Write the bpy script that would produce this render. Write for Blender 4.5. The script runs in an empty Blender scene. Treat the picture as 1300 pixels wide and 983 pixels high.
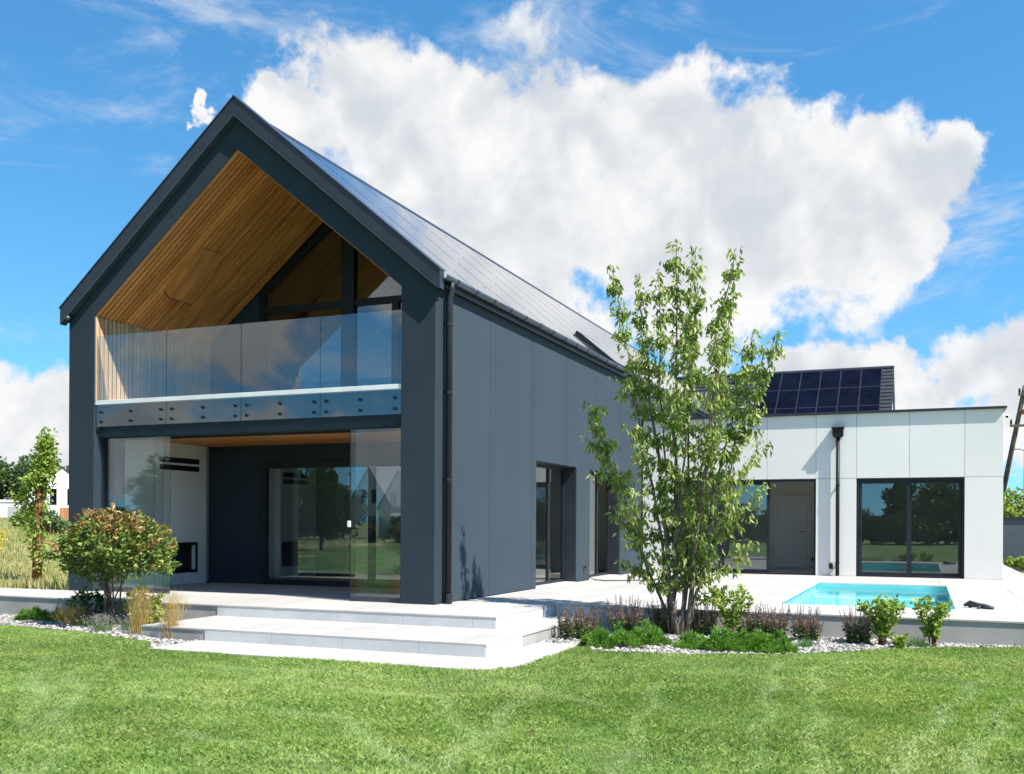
import bpy, math, random
import numpy as np
from mathutils import Vector, Matrix
R = math.radians
random.seed(7)
rng = np.random.default_rng(7)
sc = bpy.context.scene
col = sc.collection

# ------------------------------------------------------------------ camera
cam_d = bpy.data.cameras.new('camera')
cam = bpy.data.objects.new('camera', cam_d); col.objects.link(cam)
CAM = Vector((6.893, -13.572, 1.25))
cam.rotation_mode = 'QUATERNION'
_yaw, _pitch, _roll = -0.3924, -0.001, 0.0048
_f = Vector((math.sin(_yaw), math.cos(_yaw), 0)); _r = Vector((math.cos(_yaw), -math.sin(_yaw), 0)); _u = Vector((0, 0, 1))
_f, _u = _f*math.cos(_pitch)+_u*math.sin(_pitch), _u*math.cos(_pitch)-_f*math.sin(_pitch)
_r, _u = _r*math.cos(_roll)+_u*math.sin(_roll), _u*math.cos(_roll)-_r*math.sin(_roll)
cam.rotation_quaternion = Matrix((_r, _u, -_f)).transposed().to_quaternion()
cam.location = CAM
cam_d.sensor_width = 36; cam_d.lens = 36*1261.4/1300
cam_d.shift_y = 174.5/1300
cam_d.clip_start = 0.1; cam_d.clip_end = 4000
sc.camera = cam

# ------------------------------------------------------------------ sun and sky
SUN = Vector((1.0, -0.311, 1.392)).normalized()
sun_el = math.asin(SUN.z); sun_az = math.atan2(SUN.x, SUN.y)
sl = bpy.data.lights.new('sun', 'SUN'); sl.energy = 5.0; sl.angle = R(0.5); sl.color = (1.0, 0.955, 0.89)
so = bpy.data.objects.new('sun', sl); col.objects.link(so)
so.rotation_mode = 'QUATERNION'; so.rotation_quaternion = SUN.to_track_quat('Z', 'Y'); so.location = (20, -10, 30)

world = bpy.data.worlds.new('World'); sc.world = world; world.use_nodes = True
wt = world.node_tree; wt.nodes.clear()

class G:
    """tiny node-graph helper"""
    def __init__(s, tree): s.t = tree
    def n(s, typ, **kw):
        nd = s.t.nodes.new(typ)
        for k, v in kw.items(): setattr(nd, k, v)
        return nd
    def put(s, sock, v):
        if isinstance(v, bpy.types.NodeSocket): s.t.links.new(v, sock)
        elif v is not None: sock.default_value = v
    def m(s, op, a, b=None, c=None, clamp=False):
        nd = s.n('ShaderNodeMath', operation=op, use_clamp=clamp)
        s.put(nd.inputs[0], a); s.put(nd.inputs[1], b); s.put(nd.inputs[2], c)
        return nd.outputs[0]
    def v(s, op, a, b=None, scale=None):
        nd = s.n('ShaderNodeVectorMath', operation=op)
        s.put(nd.inputs[0], a); s.put(nd.inputs[1], b)
        if scale is not None: s.put(nd.inputs['Scale'], scale)
        return nd.outputs['Value'] if op in ('DISTANCE', 'LENGTH', 'DOT_PRODUCT') else nd.outputs[0]
    def ss(s, x, a, b, lo=0.0, hi=1.0):
        nd = s.n('ShaderNodeMapRange', interpolation_type='SMOOTHSTEP')
        s.put(nd.inputs[0], x); nd.inputs[1].default_value = a; nd.inputs[2].default_value = b
        nd.inputs[3].default_value = lo; nd.inputs[4].default_value = hi
        return nd.outputs[0]
    def noise(s, vec, scale, detail=4, rough=.55, dist=0.0):
        nd = s.n('ShaderNodeTexNoise'); s.put(nd.inputs['Vector'], vec)
        nd.inputs['Scale'].default_value = scale; nd.inputs['Detail'].default_value = detail
        nd.inputs['Roughness'].default_value = rough; nd.inputs['Distortion'].default_value = dist
        return nd.outputs[0]
    def mix(s, fac, a, b, blend='MIX'):
        nd = s.n('ShaderNodeMix', data_type='RGBA', blend_type=blend)
        s.put(nd.inputs[0], fac); s.put(nd.inputs[6], a); s.put(nd.inputs[7], b)
        return nd.outputs[2]
    def vmul(s, a, k): return s.v('MULTIPLY', a, k)

g = G(wt)
sky = g.n('ShaderNodeTexSky', sky_type='NISHITA')
sky.sun_disc = False; sky.sun_elevation = sun_el; sky.sun_rotation = sun_az
sky.altitude = 0; sky.air_density = 1.0; sky.dust_density = 0.0; sky.ozone_density = 2.0
hs = g.n('ShaderNodeHueSaturation'); hs.inputs['Saturation'].default_value = 1.24; hs.inputs['Value'].default_value = 1.24
wt.links.new(sky.outputs[0], hs.inputs['Color'])
D = g.n('ShaderNodeTexCoord').outputs['Generated']
# clear, dry air: the pale band at the horizon is kept low
wt.links.new(g.v('ADD', g.v('MULTIPLY', D, (1, 1, .9)), (0, 0, .13)), sky.inputs[0])
# cumulus banks: (direction, angular size)
BL = [(-.526,.766,.37,.05),(-.548,.743,.386,.024),(-.486,.79,.373,.058),(-.428,.819,.372,.052),(-.374,.841,.376,.050),(-.33,.87,.365,.07),(-.277,.897,.345,.066),(-.219,.909,.355,.061),(-.164,.926,.339,.063),(-.11,.94,.322,.058),(-.055,.95,.308,.053),(-.009,.951,.309,.039),(.019,.948,.318,.026),(-.427,.851,.304,.09),(-.333,.899,.285,.09),(-.233,.933,.276,.092),(-.147,.953,.265,.078),(-.077,.964,.253,.058),(-.029,.966,.256,.043),(-.346,.914,.213,.062),(-.221,.952,.211,.052),
 (-.113,.98,.145,.024),(-.071,.984,.145,.029),(-.022,.988,.140,.029),(.031,.988,.142,.032),(.078,.984,.152,.035),(.076,.991,.111,.049),(.005,.993,.114,.04),(-.078,.989,.125,.042),(-.748,.657,.093,.039),(-.725,.681,.102,.033),(-.771,.628,.105,.037),(-.754,.655,.044,.045),(-.719,.693,.045,.041),(-.597,.716,.360,.011),(-.603,.715,.352,.008),(-.592,.717,.371,.009),(-.606,.716,.364,.006),
 # the same kind of banks in the rest of the sky
 (.35,.9,.22,.09),(.46,.86,.2,.08),(.8,.5,.3,.1),(.88,.4,.26,.08),(.9,-.3,.28,.1),(.6,-.75,.25,.09),(.5,-.82,.22,.09),(.1,-.94,.3,.09),(0,-.96,.25,.1),(-.12,-.95,.27,.08),(-.45,-.83,.33,.1),(-.55,-.78,.3,.09),(-.62,-.74,.24,.09),(-.72,-.63,.3,.08),(-.9,-.35,.25,.1),(-.95,.15,.22,.09),(-.9,.3,.2,.08),(-.3,-.75,.6,.07),(-.75,-.65,.07,.04),(-.68,-.72,.08,.045),(-.6,-.79,.06,.04),(-.5,-.86,.07,.045),(-.4,-.91,.06,.04),(.3,-.95,.10,.06),(.42,-.9,.1,.05),(.95,.1,.12,.07),(-.99,-.1,.1,.07),(.2,-.7,.68,.06)]
wn = g.n('ShaderNodeTexNoise'); g.put(wn.inputs['Vector'], D); wn.inputs['Scale'].default_value = 26; wn.inputs['Detail'].default_value = 4; wn.inputs['Roughness'].default_value = .6
DW = g.v('ADD', D, g.v('SCALE', g.v('SUBTRACT', wn.outputs['Color'], (.5,.5,.5)), scale=.06))     # ragged cloud outlines
F = None
for (x, y, z, r) in BL:
    q = Vector((x, y, z)).normalized()
    dd = g.v('DISTANCE', DW, tuple(q))
    b = g.m('MULTIPLY_ADD', dd, -1.0/(r*1.2), 1.0)
    if F is None: F = b
    else:
        nd = g.n('ShaderNodeMath', operation='SMOOTH_MAX'); g.put(nd.inputs[0], F); g.put(nd.inputs[1], b); nd.inputs[2].default_value = .22
        F = nd.outputs[0]
def billow(vec):
    return g.m('MULTIPLY_ADD', g.noise(vec, 11.0, 9, .58, .25), 3.6, -1.8)
b0 = billow(D)
sh0 = g.noise(D, 6.0, 5, .52, .2); sh1 = g.noise(g.v('ADD', D, tuple(Vector((SUN.x*.4, SUN.y*.2, SUN.z)) * .035)), 6.0, 5, .52, .2)
Fc = g.m('MINIMUM', F, .95)
dens = g.m('ADD', g.m('MULTIPLY_ADD', Fc, 1.25, -.06), b0)
mask = g.ss(dens, -.16, .36)
lit = g.m('MULTIPLY_ADD', g.m('SUBTRACT', sh0, sh1), 3.0, .60)
lit = g.m('ADD', lit, g.m('MULTIPLY', b0, .10))
deep = g.ss(Fc, .25, .9)
lit = g.m('SUBTRACT', lit, g.m('MULTIPLY', deep, .16))
lit = g.ss(lit, .15, .85)
ccol = g.mix(lit, (3.95, 4.2, 4.55, 1), (5.75, 5.75, 5.75, 1))
# thin high wisps
wv = g.v('MULTIPLY', g.v('ADD', D, (.3, .1, .2)), (1.0, 1.0, 3.2))
wisp = g.noise(wv, 3.2, 10, .66, 1.1)
wisp = g.m('MULTIPLY', g.ss(wisp, .48, .76), .72)
base = g.mix(wisp, g.mix(1.0, hs.outputs[0], (.86, 1.16, 1.10, 1), 'MULTIPLY'), (4.6, 4.9, 5.3, 1))
fin = g.mix(mask, base, ccol)
bg = g.n('ShaderNodeBackground'); bg.inputs['Strength'].default_value = 0.085
wt.links.new(fin, bg.inputs['Color'])
wo = g.n('ShaderNodeOutputWorld'); wt.links.new(bg.outputs[0], wo.inputs['Surface'])

vs = sc.view_settings
vs.view_transform = 'Standard'; vs.look = 'None'; vs.exposure = 1.0; vs.gamma = 1.0; vs.use_curve_mapping = False
sc.cycles.use_denoising = True
sc.cycles.max_bounces = 10; sc.cycles.transparent_max_bounces = 24
sc.cycles.sample_clamp_indirect = 6.0
sc.cycles.caustics_reflective = False; sc.cycles.caustics_refractive = False

# ------------------------------------------------------------------ materials
MATS = {}
def newmat(name):
    m = bpy.data.materials.new(name); m.use_nodes = True
    t = m.node_tree; t.nodes.clear()
    gg = G(t); out = gg.n('ShaderNodeOutputMaterial')
    MATS[name] = m
    return m, gg, out
def pmat(name, c, rough=.6, var=.12, scale=3.0, fine=0.0, fscale=60, bump=0.0, bscale=120, spec=.4, metal=0.0, rnd=0.0, isl=0.0, c2=None, stretch=None, coat=0.0):
    m, g, out = newmat(name)
    p = g.n('ShaderNodeBsdfPrincipled')
    geo = g.n('ShaderNodeNewGeometry'); pos = geo.outputs['Position']
    if stretch: pos = g.v('MULTIPLY', pos, stretch)
    n = g.noise(pos, scale, 5, .6)
    cc = c2 if c2 else tuple(x*(1-2*var) for x in c)
    hi = c if c2 else tuple(min(1, x*(1+var)) for x in c)
    colr = g.mix(g.ss(n, .3, .7), (*cc, 1), (*hi, 1))
    k = None
    if fine:
        k = g.m('MULTIPLY_ADD', g.noise(pos, fscale, 3, .7), 2*fine, 1-fine)
    if rnd:
        oi = g.n('ShaderNodeObjectInfo'); r = g.m('MULTIPLY_ADD', oi.outputs['Random'], 2*rnd, 1-rnd)
        k = r if k is None else g.m('MULTIPLY', k, r)
    if isl:
        r = g.m('MULTIPLY_ADD', geo.outputs['Random Per Island'], 2*isl, 1-isl)
        k = r if k is None else g.m('MULTIPLY', k, r)
    if k is not None:
        cx = g.n('ShaderNodeCombineXYZ')
        for i in range(3): g.put(cx.inputs[i], k)
        colr = g.mix(1.0, colr, cx.outputs[0], 'MULTIPLY')
    g.put(p.inputs['Base Color'], colr)
    p.inputs['Roughness'].default_value = rough; p.inputs['Metallic'].default_value = metal
    p.inputs['Specular IOR Level'].default_value = spec
    if coat: p.inputs['Coat Weight'].default_value = coat; p.inputs['Coat Roughness'].default_value = .04
    if bump:
        bn = g.n('ShaderNodeBump'); bn.inputs['Strength'].default_value = bump; bn.inputs['Distance'].default_value = .01
        g.put(bn.inputs['Height'], g.noise(geo.outputs['Position'], bscale, 4, .65)); g.put(p.inputs['Normal'], bn.outputs[0])
    g.t.links.new(p.outputs[0], out.inputs[0])
    return m
def glassmat(name, tint=(.86,.93,.92), refl=.06):
    m, g, out = newmat(name)
    tr = g.n('ShaderNodeBsdfTransparent'); tr.inputs[0].default_value = (*tint, 1)
    gl = g.n('ShaderNodeBsdfGlossy'); gl.inputs['Roughness'].default_value = 0.0; gl.inputs[0].default_value = (.95,.98,1,1)
    geo = g.n('ShaderNodeNewGeometry')
    cosv = g.m('ABSOLUTE', g.v('DOT_PRODUCT', geo.outputs['Normal'], geo.outputs['Incoming']))
    fac = g.m('MULTIPLY_ADD', g.m('POWER', g.m('SUBTRACT', 1.0, cosv), 5.0), 1-refl, refl, clamp=True)   # same from both sides of the sheet
    mx = g.n('ShaderNodeMixShader'); g.put(mx.inputs[0], fac)
    g.t.links.new(tr.outputs[0], mx.inputs[1]); g.t.links.new(gl.outputs[0], mx.inputs[2])
    g.t.links.new(mx.outputs[0], out.inputs[0])
    return m
def leafmat(name, a, b, c=None, trans=.35, rough=.45, stop=(.35,.75)):
    """foliage: three tints picked per leaf, part of the light shines through"""
    m, g, out = newmat(name)
    geo = g.n('ShaderNodeNewGeometry')
    rp = g.n('ShaderNodeValToRGB'); el = rp.color_ramp.elements
    el[0].color = (*a, 1); el[0].position = 0.05; el[1].color = (*b, 1); el[1].position = stop[1]
    if c: e = el.new(.97); e.color = (*c, 1)
    g.put(rp.inputs[0], geo.outputs['Random Per Island'])
    cl = g.mix(g.ss(g.noise(geo.outputs['Position'], 2.3, 3), .35, .65, .0, .45), rp.outputs[0], g.mix(1.0, rp.outputs[0], (.72,.8,.62,1), 'MULTIPLY'))
    p = g.n('ShaderNodeBsdfPrincipled'); g.put(p.inputs['Base Color'], cl); p.inputs['Roughness'].default_value = rough; p.inputs['Specular IOR Level'].default_value = .35
    tl = g.n('ShaderNodeBsdfTranslucent'); g.put(tl.inputs[0], g.mix(1.0, cl, (1.5,1.45,.6,1), 'MULTIPLY'))
    mx = g.n('ShaderNodeMixShader'); mx.inputs[0].default_value = trans
    g.t.links.new(p.outputs[0], mx.inputs[1]); g.t.links.new(tl.outputs[0], mx.inputs[2]); g.t.links.new(mx.outputs[0], out.inputs[0])
    return m

pmat('stucco_dark', (.029,.043,.056), .9, .04, 1.2, .22, 55, .45, 120, .15)
pmat('stucco_panel', (.040,.058,.072), .9, .03, .9, .22, 55, .45, 120, .15, rnd=.03)
pmat('trim_dark', (.022,.027,.036), .42, .1, 2, spec=.45)
pmat('metal_dark', (.014,.018,.024), .5, .1, 3, spec=.3)
pmat('gutter_metal', (.10,.12,.16), .32, .1, 3, spec=.6, metal=.5)
pmat('black_metal', (.007,.008,.010), .5, .1, 3, spec=.3)
pmat('roof_panel', (.06,.066,.08), .10, .1, 1.5, rnd=.08, spec=.5, coat=.55)
pmat('roof_felt', (.006,.006,.007), 1.0, .1, 1.5, spec=0.0)
pmat('solar_cell', (.0035,.005,.013), .35, .2, 1.0, spec=.03)
pmat('solar_frame', (.055,.06,.075), .4, .1, 1.0, metal=.4)
pmat('wood_slat', (.72,.315,.098), .55, .2, 1.6, .22, 26, .3, 60, .3, rnd=.22, c2=(.48,.18,.05), stretch=(.6,6,.6))
pmat('wood_wall', (.60,.40,.24), .6, .2, 1.6, .2, 26, .3, 60, .3, rnd=.12, c2=(.46,.29,.16), stretch=(6,6,.5))
pmat('wood_dark', (.04,.024,.012), .8, .2, 3)
pmat('white_plaster', (.72,.72,.70), .8, .03, 1.0, .03, 60, .1, 120, .25)
pmat('white_wall', (.71,.69,.65), .75, .02, .6, .05, 40, .22, 150, .3, rnd=.02)
pmat('beige_wall', (.78,.74,.66), .8, .03, 1.0)
pmat('door_white', (.80,.80,.78), .5, .02, 1.0)
pmat('slab_white', (.72,.72,.70), .6, .05, 2.0)
pmat('paving', (.405,.39,.365), .75, .05, 1.1, .07, 45, .12, 140, .35, rnd=.035, stretch=(1.6,.5,1))
pmat('riser', (.50,.51,.505), .65, .05, 1.6, .12, 70, .12, 140, .3, rnd=.04)
pmat('concrete', (.36,.345,.325), .85, .10, .9, .10, 50, .3, 90, .2)
pmat('joint', (.20,.195,.18), .9, .1, 2)
pmat('floor_inside', (.30,.25,.20), .5, .1, 2)
pmat('interior', (.66,.65,.62), .85, .03, 1)
pmat('stone', (.30,.285,.265), .8, .1, 9, .1, 80, isl=.68, spec=.3)
pmat('bed_soil', (.27,.25,.22), .95, .2, 9, .4, 60)
pmat('pool_liner', (.43,.76,.77), .5, .08, 1.2, .05, 30)
pmat('pool_step', (.50,.88,.90), .5, .05, 1.5)
pmat('coping', (.5,.5,.49), .55, .04, 2, .05, 50)
pmat('bark', (.19,.15,.12), .9, .25, 9, .3, 60, .6, 60, .2)
pmat('bark_red', (.20,.095,.045), .9, .3, 7, .3, 50, .6, 60, .2)
pmat('soil_lawn', (.13,.20,.055), .95, .3, 1.2, .4, 50)
pmat('field', (.34,.29,.15), .95, .2, .35, .35, 5, c2=(.20,.24,.09))
pmat('roof_tile', (.035,.037,.045), .45, .15, 2, spec=.5)
pmat('far_white', (.72,.72,.72), .8, .03, .3)
pmat('far_grey', (.30,.31,.33), .8, .05, .3)
pmat('far_roof', (.04,.042,.055), .6, .1, .5)
pmat('far_wood', (.34,.15,.06), .7, .2, 1.0, stretch=(3,3,.3))
pmat('terracotta', (.30,.11,.06), .8, .2, 1.0)
pmat('fence_grey', (.075,.09,.12), .6, .06, .8)
pmat('pole_wood', (.14,.11,.09), .9, .2, 4)
pmat('plastic_white', (.75,.75,.75), .4, .02, 3)
pmat('plastic_black', (.012,.012,.013), .45, .05, 3)
pmat('hose_grey', (.05,.05,.055), .5, .1, 3)
glassmat('glass_rail', (.87,.92,.93), .085)
glassmat('glass_edge', (.55,.75,.72), .12)
glassmat('glass_window', (.76,.80,.79), .11)
glassmat('glass_panel', (.94,.965,.965), .04)
leafmat('leaf_tree', (.16,.235,.05), (.285,.365,.11), (.55,.57,.28), .42)
leafmat('leaf_green', (.075,.13,.03), (.17,.235,.05), (.40,.41,.13), .28, .3)
leafmat('leaf_red', (.19,.17,.05), (.32,.16,.08), (.42,.27,.10), .25, .3)
leafmat('leaf_light', (.17,.28,.05), (.28,.38,.08), (.42,.47,.14), .35)
leafmat('leaf_dark', (.03,.07,.02), (.06,.12,.025), (.10,.17,.04), .25)
leafmat('needle', (.075,.185,.02), (.15,.32,.045), (.27,.46,.09), .3)
leafmat('sage_leaf', (.05,.10,.03), (.10,.17,.05), (.2,.24,.08), .3)
leafmat('sage_spike', (.19,.11,.11), (.31,.19,.17), (.29,.19,.29), .2, .8)
leafmat('feather', (.42,.26,.09), (.56,.40,.16), (.66,.54,.28), .3, .6)
leafmat('blue_grass', (.09,.19,.09), (.15,.27,.12), (.24,.34,.18), .3)
leafmat('lavender', (.16,.18,.13), (.24,.22,.24), (.33,.28,.34), .3, .7)
leafmat('field_grass', (.20,.26,.085), (.38,.34,.16), (.56,.45,.27), .4, .7)
leafmat('field_yellow', (.55,.42,.03), (.65,.52,.06), (.32,.35,.07), .35, .7)
leafmat('leaf_far', (.06,.10,.04), (.10,.155,.06), (.16,.21,.08), .3)
leafmat('leaf_wood', (.03,.065,.02), (.055,.105,.03), (.10,.16,.05), .25)

def grassmat():
    m, g, out = newmat('lawn_blade')
    geo = g.n('ShaderNodeNewGeometry'); pos = geo.outputs['Position']
    n1 = g.noise(g.v('MULTIPLY', pos, (1.0, 1.7, 0)), 1.3, 5, .6, .6)
    n2 = g.noise(g.v('ADD', g.v('MULTIPLY', pos, (1, 1, 0)), (9, 4, 0)), .55, 4, .6)
    a = g.mix(g.ss(n1, .32, .68), (.175,.285,.060,1), (.295,.400,.115,1))
    a = g.mix(g.ss(n2, .45, .75, 0, .6), a, (.37,.41,.13,1))
    r = geo.outputs['Random Per Island']
    a = g.mix(g.ss(r, .80, 1.0, 0, .75), a, (.44,.47,.22,1))
    a = g.mix(g.ss(r, .0, .25, .45, 0), a, (.095,.20,.04,1))
    sheen = g.n('ShaderNodeAttribute', attribute_name='track_sheen')      # light off blades pressed over by the mower, painted in as paler colour
    a = g.mix(g.m('MULTIPLY', sheen.outputs['Fac'], .38), a, (.42,.50,.27,1))
    p = g.n('ShaderNodeBsdfPrincipled'); g.put(p.inputs['Base Color'], a); p.inputs['Roughness'].default_value = .5; p.inputs['Specular IOR Level'].default_value = .3
    tl = g.n('ShaderNodeBsdfTranslucent'); g.put(tl.inputs[0], g.mix(1.0, a, (1.4,1.4,.7,1), 'MULTIPLY'))
    mx = g.n('ShaderNodeMixShader'); mx.inputs[0].default_value = .38
    g.t.links.new(p.outputs[0], mx.inputs[1]); g.t.links.new(tl.outputs[0], mx.inputs[2]); g.t.links.new(mx.outputs[0], out.inputs[0])
grassmat()
def watermat():
    m, g, out = newmat('water')
    geo = g.n('ShaderNodeNewGeometry')
    bn = g.n('ShaderNodeBump'); bn.inputs['Strength'].default_value = .35; bn.inputs['Distance'].default_value = .02
    g.put(bn.inputs['Height'], g.noise(g.v('MULTIPLY', geo.outputs['Position'], (1.0, .55, 1)), 3.2, 3, .55, .4))
    tr = g.n('ShaderNodeBsdfTransparent'); tr.inputs[0].default_value = (.80,.985,.985,1)
    gl = g.n('ShaderNodeBsdfGlossy'); gl.inputs['Roughness'].default_value = .02; g.put(gl.inputs['Normal'], bn.outputs[0])
    fr = g.n('ShaderNodeFresnel'); fr.inputs[0].default_value = 1.33; g.put(fr.inputs['Normal'], bn.outputs[0])
    mx = g.n('ShaderNodeMixShader'); g.put(mx.inputs[0], g.m('MINIMUM', g.m('MULTIPLY', fr.outputs[0], .8), .38))
    g.t.links.new(tr.outputs[0], mx.inputs[1]); g.t.links.new(gl.outputs[0], mx.inputs[2]); g.t.links.new(mx.outputs[0], out.inputs[0])
watermat()

# ------------------------------------------------------------------ object helpers
def link(name, me, parent=None):
    o = bpy.data.objects.new(name, me); col.objects.link(o)
    if parent is not None: o.parent = parent
    return o
def tag(o, label=None, cat=None, group=None, kind=None):
    if label: o['label'] = label
    if cat: o['category'] = cat
    if group: o['group'] = group
    if kind: o['kind'] = kind
    return o
def thing(name, label, cat, loc=(0,0,0), group=None):
    """Empty at a thing's base; its parts are built in world coordinates and hung under it"""
    o = link(name, None); o.location = loc
    tag(o, label, cat, group)
    return o
def adopt(o, parent):
    o.parent = parent
    o.matrix_parent_inverse = Matrix.Translation(-Vector(parent.location))   # parents stand at their location in the world
    return o
class MB:
    def __init__(s): s.v = []; s.f = []
    def box(s, x0, x1, y0, y1, z0, z1):
        b = len(s.v)
        s.v += [(x0,y0,z0),(x1,y0,z0),(x1,y1,z0),(x0,y1,z0),(x0,y0,z1),(x1,y0,z1),(x1,y1,z1),(x0,y1,z1)]
        s.f += [tuple(b+i for i in q) for q in ((0,3,2,1),(4,5,6,7),(0,1,5,4),(1,2,6,5),(2,3,7,6),(3,0,4,7))]
        return s
    def prism(s, poly, axis, a, b):
        """poly: 2-D outline (counter-clockwise or not) swept along axis 'x','y' or 'z' from a to b"""
        def P(p, t): return {'x': (t, p[0], p[1]), 'y': (p[0], t, p[1]), 'z': (p[0], p[1], t)}[axis]
        n = len(poly); k = len(s.v)
        s.v += [P(p, a) for p in poly] + [P(p, b) for p in poly]
        s.f.append(tuple(k+i for i in range(n))); s.f.append(tuple(k+n+i for i in reversed(range(n))))
        for i in range(n):
            j = (i+1) % n; s.f.append((k+i, k+n+i, k+n+j, k+j))
        return s
    def hexa(s, pts):
        """8 corners, bottom ring then top ring"""
        b = len(s.v); s.v += [tuple(p) for p in pts]
        s.f += [tuple(b+i for i in q) for q in ((0,3,2,1),(4,5,6,7),(0,1,5,4),(1,2,6,5),(2,3,7,6),(3,0,4,7))]
        return s
    def tube(s, pts, radii, n=8, cap=True):
        pts = [Vector(p) for p in pts]
        if not hasattr(radii, '__len__'): radii = [radii]*len(pts)
        k = len(s.v); ref = Vector((.3,.9,.1)).normalized()
        for i, p in enumerate(pts):
            t = (pts[min(i+1, len(pts)-1)] - pts[max(i-1, 0)]).normalized()
            a = t.cross(ref)
            if a.length < .05: a = t.cross(Vector((1,0,0)))
            a.normalize(); b = t.cross(a)
            for j in range(n):
                w = 2*math.pi*j/n; s.v.append(tuple(p + (a*math.cos(w)+b*math.sin(w))*radii[i]))
        for i in range(len(pts)-1):
            for j in range(n):
                q = (j+1) % n; s.f.append((k+i*n+j, k+i*n+q, k+(i+1)*n+q, k+(i+1)*n+j))
        if cap:
            s.f.append(tuple(k+j for j in reversed(range(n)))); s.f.append(tuple(k+(len(pts)-1)*n+j for j in range(n)))
        return s
    def build(s, name, mat, parent=None, smooth=False, bevel=0.0, world=True):
        me = bpy.data.meshes.new(name); me.from_pydata(s.v, [], s.f); me.validate()
        bmn = __import__('bmesh'); bm = bmn.new(); bm.from_mesh(me); bmn.ops.recalc_face_normals(bm, faces=bm.faces); bm.to_mesh(me); bm.free()
        me.materials.append(MATS[mat])
        if smooth: me.polygons.foreach_set('use_smooth', [True]*len(me.polygons))
        o = link(name, me)
        if parent is not None:
            adopt(o, parent) if world else setattr(o, 'parent', parent)
        if bevel:
            md = o.modifiers.new('edge', 'BEVEL'); md.width = bevel; md.segments = 2; md.limit_method = 'ANGLE'; md.angle_limit = R(40)
        return o
def box(name, mat, parent, x0, x1, y0, y1, z0, z1, bevel=0.0): return MB().box(x0,x1,y0,y1,z0,z1).build(name, mat, parent, bevel=bevel)
def np_mesh(name, V, T, mat, parent=None, smooth=False):
    """V (N,3) vertices, T (M,3 or 4) faces"""
    me = bpy.data.meshes.new(name); k = T.shape[1]
    me.vertices.add(len(V)); me.vertices.foreach_set('co', np.ascontiguousarray(V, dtype=np.float32).ravel())
    me.loops.add(T.size); me.loops.foreach_set('vertex_index', np.ascontiguousarray(T, dtype=np.int32).ravel())
    me.polygons.add(len(T)); me.polygons.foreach_set('loop_start', np.arange(0, T.size, k, dtype=np.int32))
    me.update(calc_edges=True)
    me.materials.append(MATS[mat])
    if smooth: me.polygons.foreach_set('use_smooth', np.ones(len(T), dtype=bool))
    o = link(name, me)
    if parent is not None: adopt(o, parent)
    return o
def unit(a): return a/np.maximum(np.linalg.norm(a, axis=1, keepdims=True), 1e-9)
def leaf_arrays(P, A, L, W, fold=.18, curl=.15):
    """one folded two-triangle leaf per row: base P, axis A, length L, half width W"""
    n = len(P); A = unit(A); S = unit(np.cross(A, rng.normal(size=(n,3)))); N = np.cross(S, A)
    L = np.asarray(L).reshape(-1,1); W = np.asarray(W).reshape(-1,1)
    V = np.empty((n,4,3)); V[:,0] = P; V[:,1] = P + A*L*.45 + S*W + N*L*fold; V[:,2] = P + A*L - N*L*curl; V[:,3] = P + A*L*.45 - S*W + N*L*fold
    b = (np.arange(n)*4)[:,None]
    T = np.concatenate([b+np.array([[0,1,2]]), b+np.array([[0,2,3]])])
    return V.reshape(-1,3), T
def blade_arrays(P, A, L, W, bend=.35, S=None):
    """grass blade: two-segment bent strip (3 triangles)"""
    n = len(P); A = unit(A); S = unit(np.cross(A, rng.normal(size=(n,3)))) if S is None else S
    B = rng.normal(size=(n,3)); B[:,2] = -.25; B = unit(B)*bend
    L = np.asarray(L).reshape(-1,1); W = np.asarray(W).reshape(-1,1)
    V = np.empty((n,5,3)); V[:,0] = P - S*W; V[:,1] = P + S*W
    mid = P + A*L*.55 + B*L*.2; V[:,2] = mid + S*W*.75; V[:,3] = mid - S*W*.75; V[:,4] = P + A*L*.95 + B*L*.75
    b = (np.arange(n)*5)[:,None]
    T = np.concatenate([b+np.array([[0,1,2]]), b+np.array([[0,2,3]]), b+np.array([[3,2,4]])])
    return V.reshape(-1,3), T
def joinarr(parts):
    Vs, Ts, k = [], [], 0
    for V, T in parts: Vs.append(V); Ts.append(T+k); k += len(V)
    return np.concatenate(Vs), np.concatenate(Ts)
def inpoly(x, y, poly):
    r = np.zeros(len(x), bool); n = len(poly); j = n-1
    for i in range(n):
        xi, yi = poly[i]; xj, yj = poly[j]
        c = ((yi > y) != (yj > y)) & (x < (xj-xi)*(y-yi)/((yj-yi) or 1e-9)+xi); r ^= c; j = i
    return r

# ------------------------------------------------------------------ dimensions (metres, z = 0 is the terrace level)
W_ = 7.434; XC = -W_/2; XL, XR = -6.83, -.60; YB = 3.10; YE = 26.0; YA = 12.05; ZG = -.34
SL = .839; ZR = 8.18                        # roof slope, ridge height
POOL = (4.73, 7.39, 2.55, 9.05)
def zroof(x): return ZR - SL*abs(x-XC)

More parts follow.
